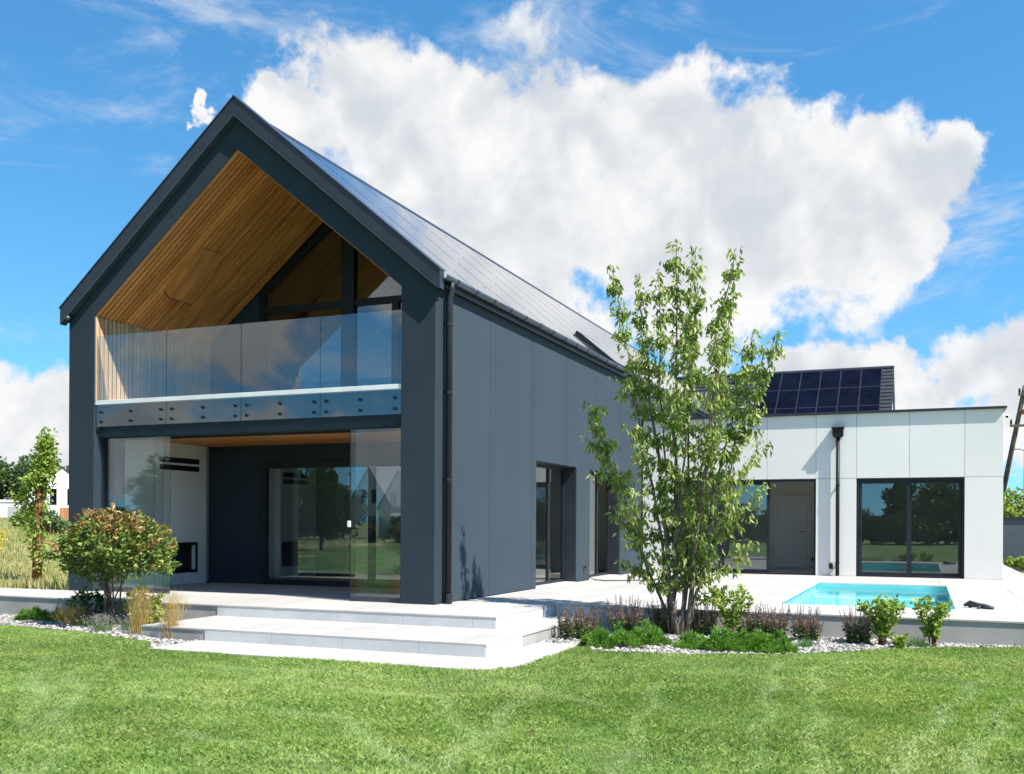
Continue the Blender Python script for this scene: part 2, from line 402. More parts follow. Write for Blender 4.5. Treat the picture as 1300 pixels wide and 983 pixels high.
# ------------------------------------------------------------------ ground
def smooth(a, b, x): t = np.clip((x-a)/(b-a), 0, 1); return t*t*(3-2*t)
def hgt(x, y):
    x = np.asarray(x, float); y = np.asarray(y, float)
    return ZG - .012 + 1.75*smooth(22, 85, -x)*smooth(-25, 25, y) + .06*np.sin(x*.23)*np.sin(y*.19)*smooth(14, 30, -x)
xs = sorted(set([-1500,-900,-500,-300,-200,-150,-120] + list(range(-100, -8, 4)) + [-8, 0, POOL[0], POOL[1], 20, 40, 80, 150, 300, 700, 1500]))
ys = sorted(set([-1500,-700,-300,-150,-80,-40,-20,0, POOL[2], 6, POOL[3]] + list(range(10, 130, 6)) + [150,200,300,500,900,2000]))
gv = []; gf = []
for y in ys:
    for x in xs: gv.append((x, y, float(hgt(x, y))))
for j in range(len(ys)-1):
    for i in range(len(xs)-1):
        if xs[i] >= POOL[0] and xs[i+1] <= POOL[1] and ys[j] >= POOL[2] and ys[j+1] <= POOL[3]: continue
        a = j*len(xs)+i; gf.append((a, a+1, a+1+len(xs), a+len(xs)))
mb = MB(); mb.v = gv; mb.f = gf
tag(mb.build('ground', 'field', smooth=True), kind='structure')

# curved edge between lawn and planting beds
EDGE_R = [(2.82,-1.35),(3.1,-1.72),(3.56,-1.78),(4.3,-1.70),(4.9,-1.42),(5.4,-1.08),(5.9,-.62),(6.4,-.18),(7.0,.25),(7.6,.62),(8.1,.84),(8.6,.89)]
EDGE_L = [(-7.6,-2.30),(-6.4,-2.62),(-5.6,-2.68),(-4.6,-2.72),(-3.9,-2.86),(-3.2,-3.10),(-2.75,-3.28),(-2.35,-3.45)]
PAD = (-1.95, 2.78, -3.93, -3.02)
lawn_poly = [(-60,-60),(60,-60),(60,.9)] + EDGE_R[::-1] + [(2.78,-1.3),(2.78,-3.6),(2.45,-3.93),(-1.95,-3.93)] + EDGE_L[::-1] + [(-60,-2.2)]
mb = MB(); mb.v = [(x,y,ZG-.002) for x,y in lawn_poly]; mb.f = [tuple(range(len(lawn_poly)))]
tag(mb.build('lawn', 'soil_lawn'), kind='structure')
bed_r = EDGE_R + [(8.6,.95),(2.2,.95),(2.2,-1.35)]
bed_l = EDGE_L + [(-1.95,-3.93),(-1.95,-3.05),(-2.95,-3.0),(-2.95,-1.4),(-7.6,-1.4)]
for nm, poly in (('gravel_bed', bed_r), ('gravel_bed', bed_l)):
    mb = MB(); mb.v = [(x,y,ZG+.003) for x,y in poly]; mb.f = [tuple(range(len(poly)))]
    tag(mb.build(nm, 'bed_soil'), kind='structure')

# ------------------------------------------------------------------ terrace, deck, steps, pool
CACHE = {}
def tilebox(sx, sy, sz, mat):
    k = (round(sx,3), round(sy,3), round(sz,3), mat)
    if k not in CACHE:
        mb = MB().box(-sx/2, sx/2, -sy/2, sy/2, -sz/2, sz/2); me = bpy.data.meshes.new('tile'); me.from_pydata(mb.v, [], mb.f)
        me.materials.append(MATS[mat]); CACHE[k] = me
    return CACHE[k]
def piece(name, mat, parent, x0, x1, y0, y1, z0, z1):
    o = link(name, tilebox(x1-x0, y1-y0, z1-z0, mat)); o.location = ((x0+x1)/2, (y0+y1)/2, (z0+z1)/2)
    if parent is not None: adopt(o, parent)
    return o
def sub(r, h):
    """rectangle r minus rectangle h"""
    x0,x1,y0,y1 = r; a,b,c,d = h
    if a >= x1 or b <= x0 or c >= y1 or d <= y0: return [r]
    out = []
    if c > y0: out.append((x0,x1,y0,c))
    if d < y1: out.append((x0,x1,d,y1))
    lo, hi = max(y0,c), min(y1,d)
    if a > x0: out.append((x0,a,lo,hi))
    if b < x1: out.append((b,x1,lo,hi))
    return out
def tiles(parent, x0, x1, y0, y1, sx, sy, z, th=.02, holes=(), mat='paving', gap=.006, name='paving_tile', ax=None, ay=None):
    ax = x0 if ax is None else ax; ay = y0 if ay is None else ay
    i0, i1 = math.floor((x0-ax)/sx+1e-6), math.ceil((x1-ax)/sx-1e-6); j0, j1 = math.floor((y0-ay)/sy+1e-6), math.ceil((y1-ay)/sy-1e-6)
    for i in range(i0, i1):
        for j in range(j0, j1):
            rs = [(max(x0, ax+i*sx), min(x1, ax+(i+1)*sx), max(y0, ay+j*sy), min(y1, ay+(j+1)*sy))]
            for h in holes: rs = [q for r in rs for q in sub(r, h)]
            for r in rs:
                if r[1]-r[0] < .03 or r[3]-r[2] < .03: continue
                piece(name, mat, parent, r[0]+gap/2, r[1]-gap/2, r[2]+gap/2, r[3]-gap/2, z-th, z)
TF, DF = -1.42, .92          # front edges of terrace and of deck
XT = 1.64                    # right edge of the terrace tongue
XS = 2.20                    # right edge of the wide step
terr = MB()
terr.box(-9.2, XT-.02, TF+.02, 0.0, ZG-.2, -.022).box(-6.83, -.60, 0.0, YB, ZG-.2, -.022)
terr.box(0.0, XT-.02, 0.0, DF+.02, ZG-.2, -.022)
base = terr.build('terrace', 'concrete'); tag(base, kind='structure')
tiles(base, -9.2, XT, TF, 0, 1.2, 1.42, 0, .022)
tiles(base, 0.0, XT, 0.0, DF, .82, .92, 0, .022)
tiles(base, -6.83, -.6, 0.0, YB, 1.2, 1.2, 0, .022, ax=-9.2)
dk = MB()
a,b,c,d = POOL
for r in sub((0.0, 9.3, DF+.02, YA), (a-.024,b+.024,c-.024,d+.024)): dk.box(r[0], r[1], r[2], r[3], ZG-.2, -.022)
dk.box(8.62, 9.3, YA, 24, ZG-.2, -.022)
deck = dk.build('pool_deck', 'concrete'); tag(deck, kind='structure')
cop = .30
tiles(deck, 0.0, 9.3, DF, YA, 1.2, 1.2, 0, .022, holes=[(a-.02,b+.02,c-.02,d+.02)], ax=0.02, ay=9.30-7*1.2)
tiles(deck, 8.62, 9.3, YA, 24, .68, 1.2, 0, .022)
# wide step below the terrace (runs round the tongue back to the deck)
st = thing('garden_steps', 'wide pale stone steps leading from the lawn up to the terrace', 'steps', (0,-2.5,ZG))
Z2, Z3 = -.16, -.315
core = MB().box(-2.95, XS-.015, -3.0+.015, TF+.02, ZG-.2, Z2-.022).box(XT-.02, XS-.015, TF+.02, DF+.02, ZG-.2, Z2-.022).build('step', 'concrete', st)
tiles(core, -2.95, XS, -3.0, TF+.018, 1.2, .80, Z2, .022, name='tread_tile')
tiles(core, XT-.018, XS, TF+.018, DF+.018, .6, 1.2, Z2, .022, name='tread_tile')
# white riser tiles
def risers(parent, x0, x1, y, z0, z1, w):
    x = x0
    while x < x1-.02:
        e = min(x+w, x1); piece('riser_tile', 'riser', parent, x+.002, e-.002, y, y+.012, z0, z1); x = e
risers(core, -2.95, XT-.02, TF+.008, Z2+.002, -.024, 1.06)
risers(core, -1.87, XS-.015, -3.0+.003, Z3-.03, Z2-.024, 1.06)
risers(core, XT, XS, DF+.008, Z2+.002, -.024, 1.2)
for yy0, yy1 in ((TF+.02,-.35),(-.35,DF+.006)): piece('riser_tile', 'riser', core, XT-.02, XT-.006, yy0+.002, yy1-.002, Z2+.002, -.024)
piece('riser_tile', 'riser', core, XS-.015, XS-.003, -3.0+.015, -1.86, Z3-.03, Z2-.024)
pad = MB(); pp = [(-1.95,-3.93),(2.35,-3.93),(2.62,-3.86),(2.75,-3.68),(2.78,-3.45),(2.78,-1.25),(2.19,-1.25),(2.19,-2.99),(-1.95,-2.99)]
pad.prism(pp, 'z', ZG-.1, Z3-.02)
padb = pad.build('landing', 'concrete', st)
for x0, x1 in ((-1.95,-.75),(-.75,.45),(.45,1.65)): piece('tread_tile', 'paving', padb, x0+.003, x1-.003, -3.93, -2.99, Z3-.02, Z3)
MB().prism([(1.653,-3.93),(2.35,-3.93),(2.62,-3.86),(2.75,-3.68),(2.78,-3.45),(2.78,-2.8),(2.203,-2.8),(2.203,-2.99),(1.653,-2.99)], 'z', Z3-.02, Z3).build('tread_tile', 'paving', padb)
piece('tread_tile', 'paving', padb, 2.203, 2.78, -2.794, -1.25, Z3-.02, Z3)

pool = thing('swimming_pool', 'small rectangular turquoise swimming pool let into the pale deck', 'pool', (6.06, 5.8, -1.5))
pb = MB(); t = .12
pb.box(a-t+.1, b+t-.1, c-t+.1, d+t-.1, -1.55, -1.45)
basin = pb.build('basin_floor', 'pool_liner', pool)
for nm, q in (('basin_wall',(a-.02,a,c,d)),('basin_wall',(b,b+.02,c,d)),('basin_wall',(a-.02,b+.02,c-.02,c)),('basin_wall',(a-.02,b+.02,d,d+.02))):
    box(nm, 'pool_liner', pool, q[0], q[1], q[2], q[3], -1.45, -.03)
for k, (y0, zz) in enumerate(((d-.45,-.30),(d-.9,-.62))):
    box('basin_step', 'pool_step', pool, a, b, y0, y0+.45, -1.45, zz)
for nm, q in (('coping',(a-.02,a+.05,c,d)),('coping',(b-.05,b+.02,c,d)),('coping',(a-.02,b+.02,c-.02,c+.05)),('coping',(a-.02,b+.02,d-.05,d+.02))):
    o = box(nm, 'coping', pool, q[0]+.001, q[1]-.001, q[2]+(.051 if nm and q[1]-q[0]<.1 else 0), q[3]-(.051 if q[1]-q[0]<.1 else 0), -.03, .004, .004)
mb = MB(); mb.v = [(a+.001,c+.001,-.09),(b-.001,c+.001,-.09),(b-.001,d-.001,-.09),(a+.001,d-.001,-.09)]; mb.f = [(0,1,2,3)]
tag(mb.build('pool_water', 'water'), kind='structure')

# ------------------------------------------------------------------ main house
H = thing('gabled_house', 'long dark stucco house with steep gable, wood-lined loggia and panelled roof', 'house', (XC, 0, 0))
zt = lambda x: zroof(x) - .16
gab = MB().prism([(-W_,ZG),(XL,ZG),(XL,4.925),(XC,7.47),(XR,4.925),(XR,ZG),(0,ZG),(0,zt(0)),(XC,zt(XC)),(-W_,zt(0))], 'y', 0, .36)
gab.build('gable_wall', 'stucco_dark', H, bevel=.012)
# side wall core with two tall openings, then 2 m wide render panels
WZ = 2.465; W1 = (4.30, 6.70); W2 = (7.63, 10.015); WT = 5.0
sw = MB()
for y0, y1, z0 in ((.36, W1[0], ZG), (W1[1], W2[0], ZG), (W2[1], YE, ZG), (W1[0], W1[1], WZ), (W2[0], W2[1], WZ)):
    sw.box(-.34, -.022, y0, y1, z0, WT)
for w in (W1, W2): sw.box(-.34, -.022, w[0], w[1], ZG, -.03)
side = sw.build('side_wall', 'stucco_dark', H)
JY = [.361, 2.07, 4.06, 6.04, 8.03, 10.02, 12.04, 14.05, 16.05, 18.05, 20.05, 22.05, 24.05, YE]
for y0, y1 in zip(JY[:-1], JY[1:]):
    y0 += .006; y1 -= .006
    cuts = [(max(y0,w[0]), min(y1,w[1])) for w in (W1, W2) if w[0] < y1 and w[1] > y0]
    z0 = 0.004 if y1 < YA else (4.1 if y0 > YA-.2 else 0.004)
    poly = [(y0, z0)]
    for c0, c1 in cuts:
        if c0 <= y0+1e-6: poly = [(y0, WZ)] if c1 >= y1-1e-6 else [(y0, WZ), (c1, WZ), (c1, z0)]
        elif c1 >= y1-1e-6: poly += [(c0, z0), (c0, WZ)]
        else: poly += [(c0,z0),(c0,WZ),(c1,WZ),(c1,z0)]
    if cuts and cuts[-1][1] >= y1-1e-6: poly += [(y1, WZ)]
    else: poly += [(y1, z0)]
    poly += [(y1, WT), (y0, WT)]
    MB().prism(poly, 'x', -.022, 0.0).build('wall_panel', 'stucco_panel', side, bevel=.004)
MB().box(-W_, -W_+.34, .36, YE, ZG, WT).build('side_wall', 'stucco_dark', H)
MB().prism([(-W_+.34,ZG),(-.34,ZG),(-.34,WT-.1),(XC,7.7),(-W_+.34,WT-.1)], 'y', YE-.3, YE).build('rear_wall', 'stucco_dark', H)
# windows in the side wall
def window_x(y0, y1, opened=False):
    """tall window set .27 m deep in the wall plane X = 0"""
    fr = MB(); f = .075
    fr.box(-.335,-.265,y0,y0+f,0,WZ).box(-.335,-.265,y1-f,y1,0,WZ).box(-.335,-.265,y0+f,y1-f,WZ-f,WZ).box(-.335,-.265,y0+f,y1-f,-.01,f*.8)
    ym = y0+(y1-y0)*.60; fr.box(-.33,-.27,ym-.05,ym+.05,f*.8,WZ-f)
    w = MB().box(-.262,-.024,y0,y0+.012,0,WZ).box(-.262,-.024,y1-.012,y1,0,WZ).box(-.262,-.024,y0+.012,y1-.012,WZ-.012,WZ).build('window', 'trim_dark', H)
    fr.build('frame', 'metal_dark', w, bevel=.004)
    box('pane', 'glass_window', w, -.304,-.296,y0+f,ym-.05,f*.8,WZ-f)
    if not opened: box('pane', 'glass_window', w, -.304,-.296,ym+.05,y1-f,f*.8,WZ-f)
    box('sill', 'coping', w, -.262,-.002,y0+.013,y1-.013,-.02,.006)
window_x(*W1); window_x(*W2, opened=True)
# dim rooms behind the glass
rm = MB().box(-W_+.35, -.345, YB+.25, YE-.31, -.2, -.002).build('ground_floor', 'floor_inside', H)
MB().box(-W_+.341, -.341, YB+.20, YE-.31, 2.84, 3.30).build('upper_floor', 'interior', H)
for yy in (7.1, 12.3): box('partition', 'interior', H, -W_+.36, -1.9 if yy < 8 else -.35, yy, yy+.12, 0, 2.83)
box('lining', 'interior', H, -W_+.341, -W_+.36, YB+.2, YE-.31, 0, 2.83)
MB().hexa([(-W_+.36,YB+.22,4.75),(XC,YB+.22,7.35),(XC,YE-.3,7.35),(-W_+.36,YE-.3,4.75),(-W_+.36,YB+.22,4.80),(XC,YB+.22,7.40),(XC,YE-.3,7.40),(-W_+.36,YE-.3,4.80)]).build('attic_ceiling', 'wood_slat', H)
MB().hexa([(XC,YB+.22,7.35),(-.36,YB+.22,4.75),(-.36,YE-.3,4.75),(XC,YE-.3,7.35),(XC,YB+.22,7.40),(-.36,YB+.22,4.80),(-.36,YE-.3,4.80),(XC,YE-.3,7.40)]).build('attic_ceiling', 'wood_slat', H)

ifp = MB().box(-7.05,-6.30,4.66,4.90,0,2.83).box(-7.05,-6.30,5.90,6.24,0,2.83).box(-7.05,-6.30,4.90,5.90,0,.25).box(-7.05,-6.30,4.90,5.90,.82,2.83).box(-7.05,-6.95,4.90,5.90,.25,.82).build('inside_chimney_breast', 'white_plaster', H)
box('firebox', 'wood_dark', ifp, -6.94,-6.40,4.905,5.895,.255,.815)
for z in (2.12, 2.27): box('air_vent', 'black_metal', ifp, -6.2995,-6.293,4.95,5.88,z,z+.10)
# roof deck with panels on the sunny slope
Y0R, Y1R = -.06, YE+.15
roof = MB().prism([(-W_-.06,zroof(-W_-.06)-.15),(XC,ZR-.15),(.06,zroof(.06)-.15),(.06,zroof(.06)-.012),(XC,ZR-.012),(-W_-.06,zroof(-W_-.06)-.012)], 'y', 0.001, Y1R).build('roof', 'roof_felt', H)
csl = math.atan(SL); ux = Vector((math.cos(csl), 0, -math.sin(csl))); un = Vector((math.sin(csl), 0, math.cos(csl)))
top = Vector((XC, 0, ZR))
LS = (XC*-1+.10)/math.cos(csl)
rows = 5; rh = (LS-.08)/rows; pw = 1.755
panel_me = None
nc = int((Y1R-.12)/pw)+1
sky_w = (9.25, 10.95)
for sgn in (1,):
    for i in range(rows):
        s0 = .08+i*rh+.026; s1 = .08+(i+1)*rh-.026
        for j in range(nc):
            y0 = .10+j*pw+.026; y1 = min(.10+(j+1)*pw-.026, Y1R)
            if y1-y0 < .2: continue
            h0, h1 = .002, .022
            P = [top+ux*s+Vector((0,y,0)) for s, y in ((s0,y0),(s0,y1),(s1,y1),(s1,y0))]
            MB().hexa([p+un*h0 for p in P]+[p+un*(h1-.010*(k>1)) for k, p in enumerate(P)]).build('roof_panel', 'roof_panel', roof)
MB().prism([(XC-.16,ZR-.11),(XC,ZR+.06),(XC+.16,ZR-.11),(XC+.15,ZR-.135),(XC,ZR+.025),(XC-.15,ZR-.135)], 'y', .05, Y1R).build('ridge_cap', 'trim_dark', roof)
# verge boards on the gable: upstand above the roof plane and a deep face
for sg in (-1, 1):
    def vp(x, dz): return (x, ZR-SL*abs(x-XC)+dz)
    xe = XC+sg*(W_/2+.12)
    MB().prism([vp(XC,.14),vp(xe,.14),vp(xe,-.155),vp(XC,-.155)], 'y', -.10, .045).build('verge_board', 'trim_dark', roof, bevel=.008)
    MB().prism([vp(XC,.165),vp(xe+sg*.01,.165),vp(xe+sg*.01,.142),vp(XC,.142)], 'y', -.115, .07).build('verge_flashing', 'gutter_metal', roof)
    MB().prism([vp(XC,-.158),vp(xe-sg*.03,-.158),vp(xe-sg*.03,-.172),vp(XC,-.172)], 'y', -.115, .0).build('drip_edge', 'gutter_metal', roof)
# roof window standing proud of the panels
q0, q1 = 3.62, 4.95
P = [top+ux*s+Vector((0,y,0)) for s, y in ((q0,sky_w[0]),(q0,sky_w[1]),(q1,sky_w[1]),(q1,sky_w[0]))]
rw = MB().hexa([p+un*.02 for p in P]+[p+un*.10 for p in P]).build('roof_window', 'metal_dark', roof)
P = [top+ux*s+Vector((0,y,0)) for s, y in ((q0+.1,sky_w[0]+.1),(q0+.1,sky_w[1]-.1),(q1-.1,sky_w[1]-.1),(q1-.1,sky_w[0]+.1))]
MB().hexa([p+un*.101 for p in P]+[p+un*.108 for p in P]).build('pane', 'roof_panel', rw)
# eaves gutters
def gutter(xo, sg):
    prof = []; r = .07
    for k in range(9):
        w = math.pi+math.pi*k/8; prof.append((xo+sg*r*math.cos(w), 5.03+r*math.sin(w)))
    for k in range(8, -1, -1):
        w = math.pi+math.pi*k/8; prof.append((xo+sg*(r-.006)*math.cos(w), 5.03+(r-.006)*math.sin(w)))
    gt = MB().prism(prof, 'y', -.02, Y1R).build('gutter', 'gutter_metal', H)
    for k in range(int(Y1R/.72)):
        y = .38+k*.72; pr = []
        for j in range(9):
            w = math.pi+math.pi*j/8; pr.append((xo+sg*(r+.008)*math.cos(w), 5.03+(r+.008)*math.sin(w)))
        for j in range(8, -1, -1):
            w = math.pi+math.pi*j/8; pr.append((xo+sg*(r+.001)*math.cos(w), 5.03+(r+.001)*math.sin(w)))
        MB().prism(pr, 'y', y, y+.03).build('gutter_bracket', 'trim_dark', gt)
gutter(.135, 1); gutter(-W_-.135, -1)
# fascia behind the gutter and downpipe
box('fascia', 'trim_dark', H, .004, .062, .0, Y1R, 4.88, 5.02)
dp = MB().tube([(.135,.27,5.0),(.135,.27,4.86),(.10,.27,4.74),(.10,.27,.02)], .052, 14).build('downpipe', 'metal_dark', H, smooth=True)
for z in (.12, 1.9, 3.25, 4.3): MB().tube([(.10,.27,z),(.10,.27,z+.05)], .060, 14).box(.0,.06,.255,.285,z+.01,z+.04).build('pipe_clamp', 'metal_dark', dp)
MB().tube([(.10,.27,.0),(.10,.27,.14)], .062, 14).build('pipe_shoe', 'metal_dark', dp)

# loggia: floor slab, beam, wood linings
box('beam', 'stucco_dark', H, XL, XR, .13, .52, 2.76, 3.335)
box('balcony_slab', 'slab_white', H, XL, XR, .02, YB+.2, 3.337, 3.412, .004)
pitch = YB/31
lc = MB()   # dark backing boards behind the slats
A_ = (7.47-4.925)/(XC-XL)
lc.hexa([(XL,.362,4.945),(XC,.362,7.49),(XC,YB+.2,7.49),(XL,YB+.2,4.945),(XL,.362,5.0),(XC,.362,7.545),(XC,YB+.2,7.545),(XL,YB+.2,5.0)])
ceil_l = lc.build('loggia_ceiling', 'wood_dark', H)
ceil_r = MB().hexa([(XC,.362,7.49),(XR,.362,4.945),(XR,YB+.2,4.945),(XC,YB+.2,7.49),(XC,.362,7.545),(XR,.362,5.0),(XR,YB+.2,5.0),(XC,YB+.2,7.545)]).build('loggia_ceiling', 'wood_dark', H)
def slat_me(pts, name, mat):
    mb = MB().hexa(pts); me = bpy.data.meshes.new(name); me.from_pydata(mb.v, [], mb.f); me.materials.append(MATS[mat]); return me
def slope_slat(sg):
    x0, x1 = (XL, XC-.004) if sg < 0 else (XC+.004, XR)
    z0, z1 = (4.915, 7.46-.004) if sg < 0 else (7.46-.004, 4.915)
    h = pitch-.023
    return slat_me([(x0,0,z0),(x1,0,z1),(x1,h,z1),(x0,h,z0),(x0,0,z0+.028),(x1,0,z1+.028),(x1,h,z1+.028),(x0,h,z0+.028)], 'slat', 'wood_slat')
mL, mR = slope_slat(-1), slope_slat(1)
for k in range(31):
    y = .012 + k*pitch
    if k == 16: y += .012
    for me, pa in ((mL, ceil_l), (mR, ceil_r)):
        o = link('ceiling_slat', me); o.location = (0, y, 0); adopt(o, pa)
clad = box('loggia_cladding', 'wood_dark', H, XL-.06, XL+.004, .362, YB+.2, 3.412, 4.93)
mW = slat_me([(0,0,0),(.022,0,0),(.022,pitch-.022,0),(0,pitch-.022,0),(0,0,1.5),(.022,0,1.5),(.022,pitch-.022,1.5),(0,pitch-.022,1.5)], 'wall_slat', 'wood_wall')
for k in range(31):
    o = link('wall_slat', mW); o.location = (XL+.005, .012+k*pitch, 3.414); adopt(o, clad)
box('loggia_wall', 'stucco_dark', H, XR-.02, XR+.26, .362, YB+.2, 3.412, 4.93)
# wood-faced box hanging under the ceiling
cb = [(-6.08,.92,5.535),(-5.22,.92,6.24),(-5.22,1.53,6.24),(-6.08,1.53,5.535)]
nn = Vector((A_,0,-1)).normalized()
o = MB().hexa([tuple(Vector(p)+nn*h) for p, h in zip(cb, (.20,.03,.03,.20))]+[tuple(Vector(p)-nn*.01) for p in cb]).build('ceiling_box', 'wood_slat', H)
e0 = [Vector(cb[0])+nn*.19, Vector(cb[3])+nn*.19, Vector(cb[3])+nn*.0, Vector(cb[0])+nn*.0]; sl_d = Vector((-1,0,-A_)).normalized()
MB().hexa([tuple(p+sl_d*.002) for p in e0]+[tuple(p+sl_d*.02) for p in e0]).build('end_plate', 'trim_dark', o)
# upper glazed wall at the back of the loggia
ug = MB().prism([(XL,3.41),(-5.60,3.41),(-5.60,5.88),(XL,4.90)], 'y', YB, YB+.18).build('loggia_back_wall', 'stucco_dark', H)
def zin(x): return 4.90+A_*(x-XL) if x < XC else 4.90+A_*(XR-x)
uf = MB()
uf.prism([(-5.60,3.412),(-5.47,3.412),(-5.47,zin(-5.47)),(-5.60,zin(-5.60))], 'y', YB+.02, YB+.12)
uf.prism([(-3.65,3.412),(-3.36,3.412),(-3.36,zin(-3.36)-.02),(-3.65,zin(-3.65)-.02)], 'y', YB+.0, YB+.14)
uf.box(-5.47,-3.65,YB+.03,YB+.11,5.47,5.60).box(-3.36,-.6,YB+.03,YB+.11,5.47,5.60)
uf.prism([(-5.47,zin(-5.47)-.15),(-3.65,zin(-3.65)-.15),(-3.65,zin(-3.65)),(-5.47,zin(-5.47))], 'y', YB+.025, YB+.115)
uf.prism([(-3.36,zin(-3.36)-.15),(-.6,zin(-.6)-.15),(-.6,zin(-.6)),(-3.36,zin(-3.36))], 'y', YB+.025, YB+.115)
uf.box(-2.53,-2.38,YB+.02,YB+.125,3.412,5.47).box(-3.36,-2.53,YB+.03,YB+.11,3.412,3.50).box(-5.47,-3.65,YB+.03,YB+.11,3.412,3.50).box(-2.38,-.6,YB+.03,YB+.11,3.412,3.50)
ugw = uf.build('loggia_window_frame', 'metal_dark', H)
for x0, x1 in ((-5.47,-3.65),(-3.36,-2.53),(-2.38,-.6)): box('pane', 'glass_window', ugw, x0, x1, YB+.065, YB+.075, 3.50, 5.47)
MB().prism([(-5.47,5.60),(-3.65,5.60),(-3.65,zin(-3.65)-.15),(-5.47,zin(-5.47)-.15)], 'y', YB+.065, YB+.075).build('pane', 'glass_window', ugw)
MB().prism([(-3.36,5.60),(-1.25,5.60),(-3.36,zin(-3.36)-.15)], 'y', YB+.065, YB+.075).build('pane', 'glass_window', ugw)
# frameless balustrade on stand-off bolts
for x0, x1 in ((-6.815,-5.235),(-5.222,-3.658),(-3.644,-2.100),(-2.087,-.612)):
    pn = box('railing_pane', 'glass_rail', H, x0, x1, .030, .044, 2.945, 4.566)
    box('pane_edge', 'glass_edge', pn, x1+.0005, x1+.006, .030, .044, 2.945, 4.566)
    for fx in (.11, (x1-x0)/2, x1-x0-.11):
        for z in (3.03, 3.20):
            MB().tube([(x0+fx,.012,z),(x0+fx,.029,z)], .026, 12).tube([(x0+fx,.045,z),(x0+fx,.13,z)], .019, 10).build('glass_bolt', 'black_metal', pn)
# ground-floor loggia
sof = box('soffit', 'wood_dark', H, XL, XR, .53, YB+.2, 2.83, 2.838)
nb = 30; bw = (YB-.53)/nb
mS = slat_me([(XL,0,0),(XR,0,0),(XR,bw-.008,0),(XL,bw-.008,0),(XL,0,.02),(XR,0,.02),(XR,bw-.008,.02),(XL,bw-.008,.02)], 'soffit_board', 'wood_slat')
for k in range(nb):
    o = link('soffit_board', mS); o.location = (0, .53+k*bw, 2.808); adopt(o, sof)
box('curtain_rail', 'metal_dark', H, XL+.3, XR-.2, .42, .47, 2.725, 2.758)
gb = MB().box(XL, -5.57, YB, YB+.2, -.02, 2.806).box(-5.57, XR, YB, YB+.2, 2.47, 2.806)
gb.build('back_wall', 'stucco_dark', H)
gf_ = MB(); x0, x1 = -5.57, XR
gf_.box(x0, x0+.16, YB-.02, YB+.12, 0, 2.47).box(x0+.16, x1, YB-.02, YB+.12, 2.34, 2.47).box(x0+.16, x1, YB-.02, YB+.12, -.01, .10).box(-3.02,-2.90,YB+.0,YB+.11,.10,2.34).box(x1-.1,x1,YB-.02,YB+.12,0.1,2.34)
gfr = gf_.build('sliding_window', 'metal_dark', H, bevel=.004)
for p0, p1 in ((x0+.16,-3.02),(-2.90,x1-.1)): box('pane', 'glass_window', gfr, p0, p1, YB+.05, YB+.06, .10, 2.34)
# fireplace block along the left inner wall
fp = MB().box(XL-.1, XL+.03, .75, 1.62, .002, 2.805).box(XL-.1, XL+.03, 2.70, 2.985, .002, 2.805).box(XL-.1, XL+.03, 1.62, 2.70, .002, .25).box(XL-.1, XL+.03, 1.62, 2.70, .82, 2.805).build('fireplace', 'white_plaster', H)
for z in (2.42, 2.27): box('air_vent', 'black_metal', fp, XL+.0305, XL+.036, 1.62, 2.76, z, z+.105)
fb = MB().box(XL-.38, XL-.10, 1.60, 2.72, .2, .25).box(XL-.38, XL-.10, 1.60, 2.72, .82, .87).box(XL-.38, XL-.10, 1.57, 1.62, .2, .87).box(XL-.38, XL-.10, 2.70, 2.75, .2, .87).box(XL-.40, XL-.38, 1.57, 2.75, .2, .87).build('firebox', 'wood_dark', fp)
MB().box(XL+.031, XL+.04, 1.60, 1.66, .23, .84).box(XL+.031, XL+.04, 2.66, 2.72, .23, .84).box(XL+.031, XL+.04, 1.66, 2.66, .23, .29).box(XL+.031, XL+.04, 1.66, 2.66, .78, .84).build('firebox_frame', 'black_metal', fp)
box('inner_wall', 'stucco_dark', H, XL-.02, XL+.0, .362, .748, 0.002, 2.806); box('inner_wall', 'stucco_dark', H, XR, XR+.24, .362, YB+.2, 0.002, 2.806)
# frameless sliding glass, parked in stacks at both ends
def glass_panel(x0, x1, y):
    p = box('glass_panel', 'glass_panel', H, x0, x1, y, y+.010, .075, 2.735)
    box('bottom_rail', 'solar_frame', p, x0+.001, x1-.001, y-.004, y+.014, .004, .074)
    box('pane_edge', 'glass_edge', p, x1+.0005, x1+.005, y, y+.010, .075, 2.735)
    return p
glass_panel(-6.60, -5.20, .10)
for x0, x1, y in ((-6.62,-5.42,.17),(-6.66,-5.68,.24)): glass_panel(x0, x1, y)
pr_ = glass_panel(-1.545, -.63, .08)
glass_panel(-1.50, -.63, .15)
box('pane_edge', 'metal_dark', pr_, -1.556, -1.546, .078, .092, .004, 2.735)
box('lock', 'plastic_white', pr_, -1.585, -1.535, .05, .078, 1.18, 1.28, .004)
for z in (.5, .85, 1.6, 2.0): box('hinge', 'black_metal', pr_, -1.57, -1.556, .07, .1, z, z+.05)

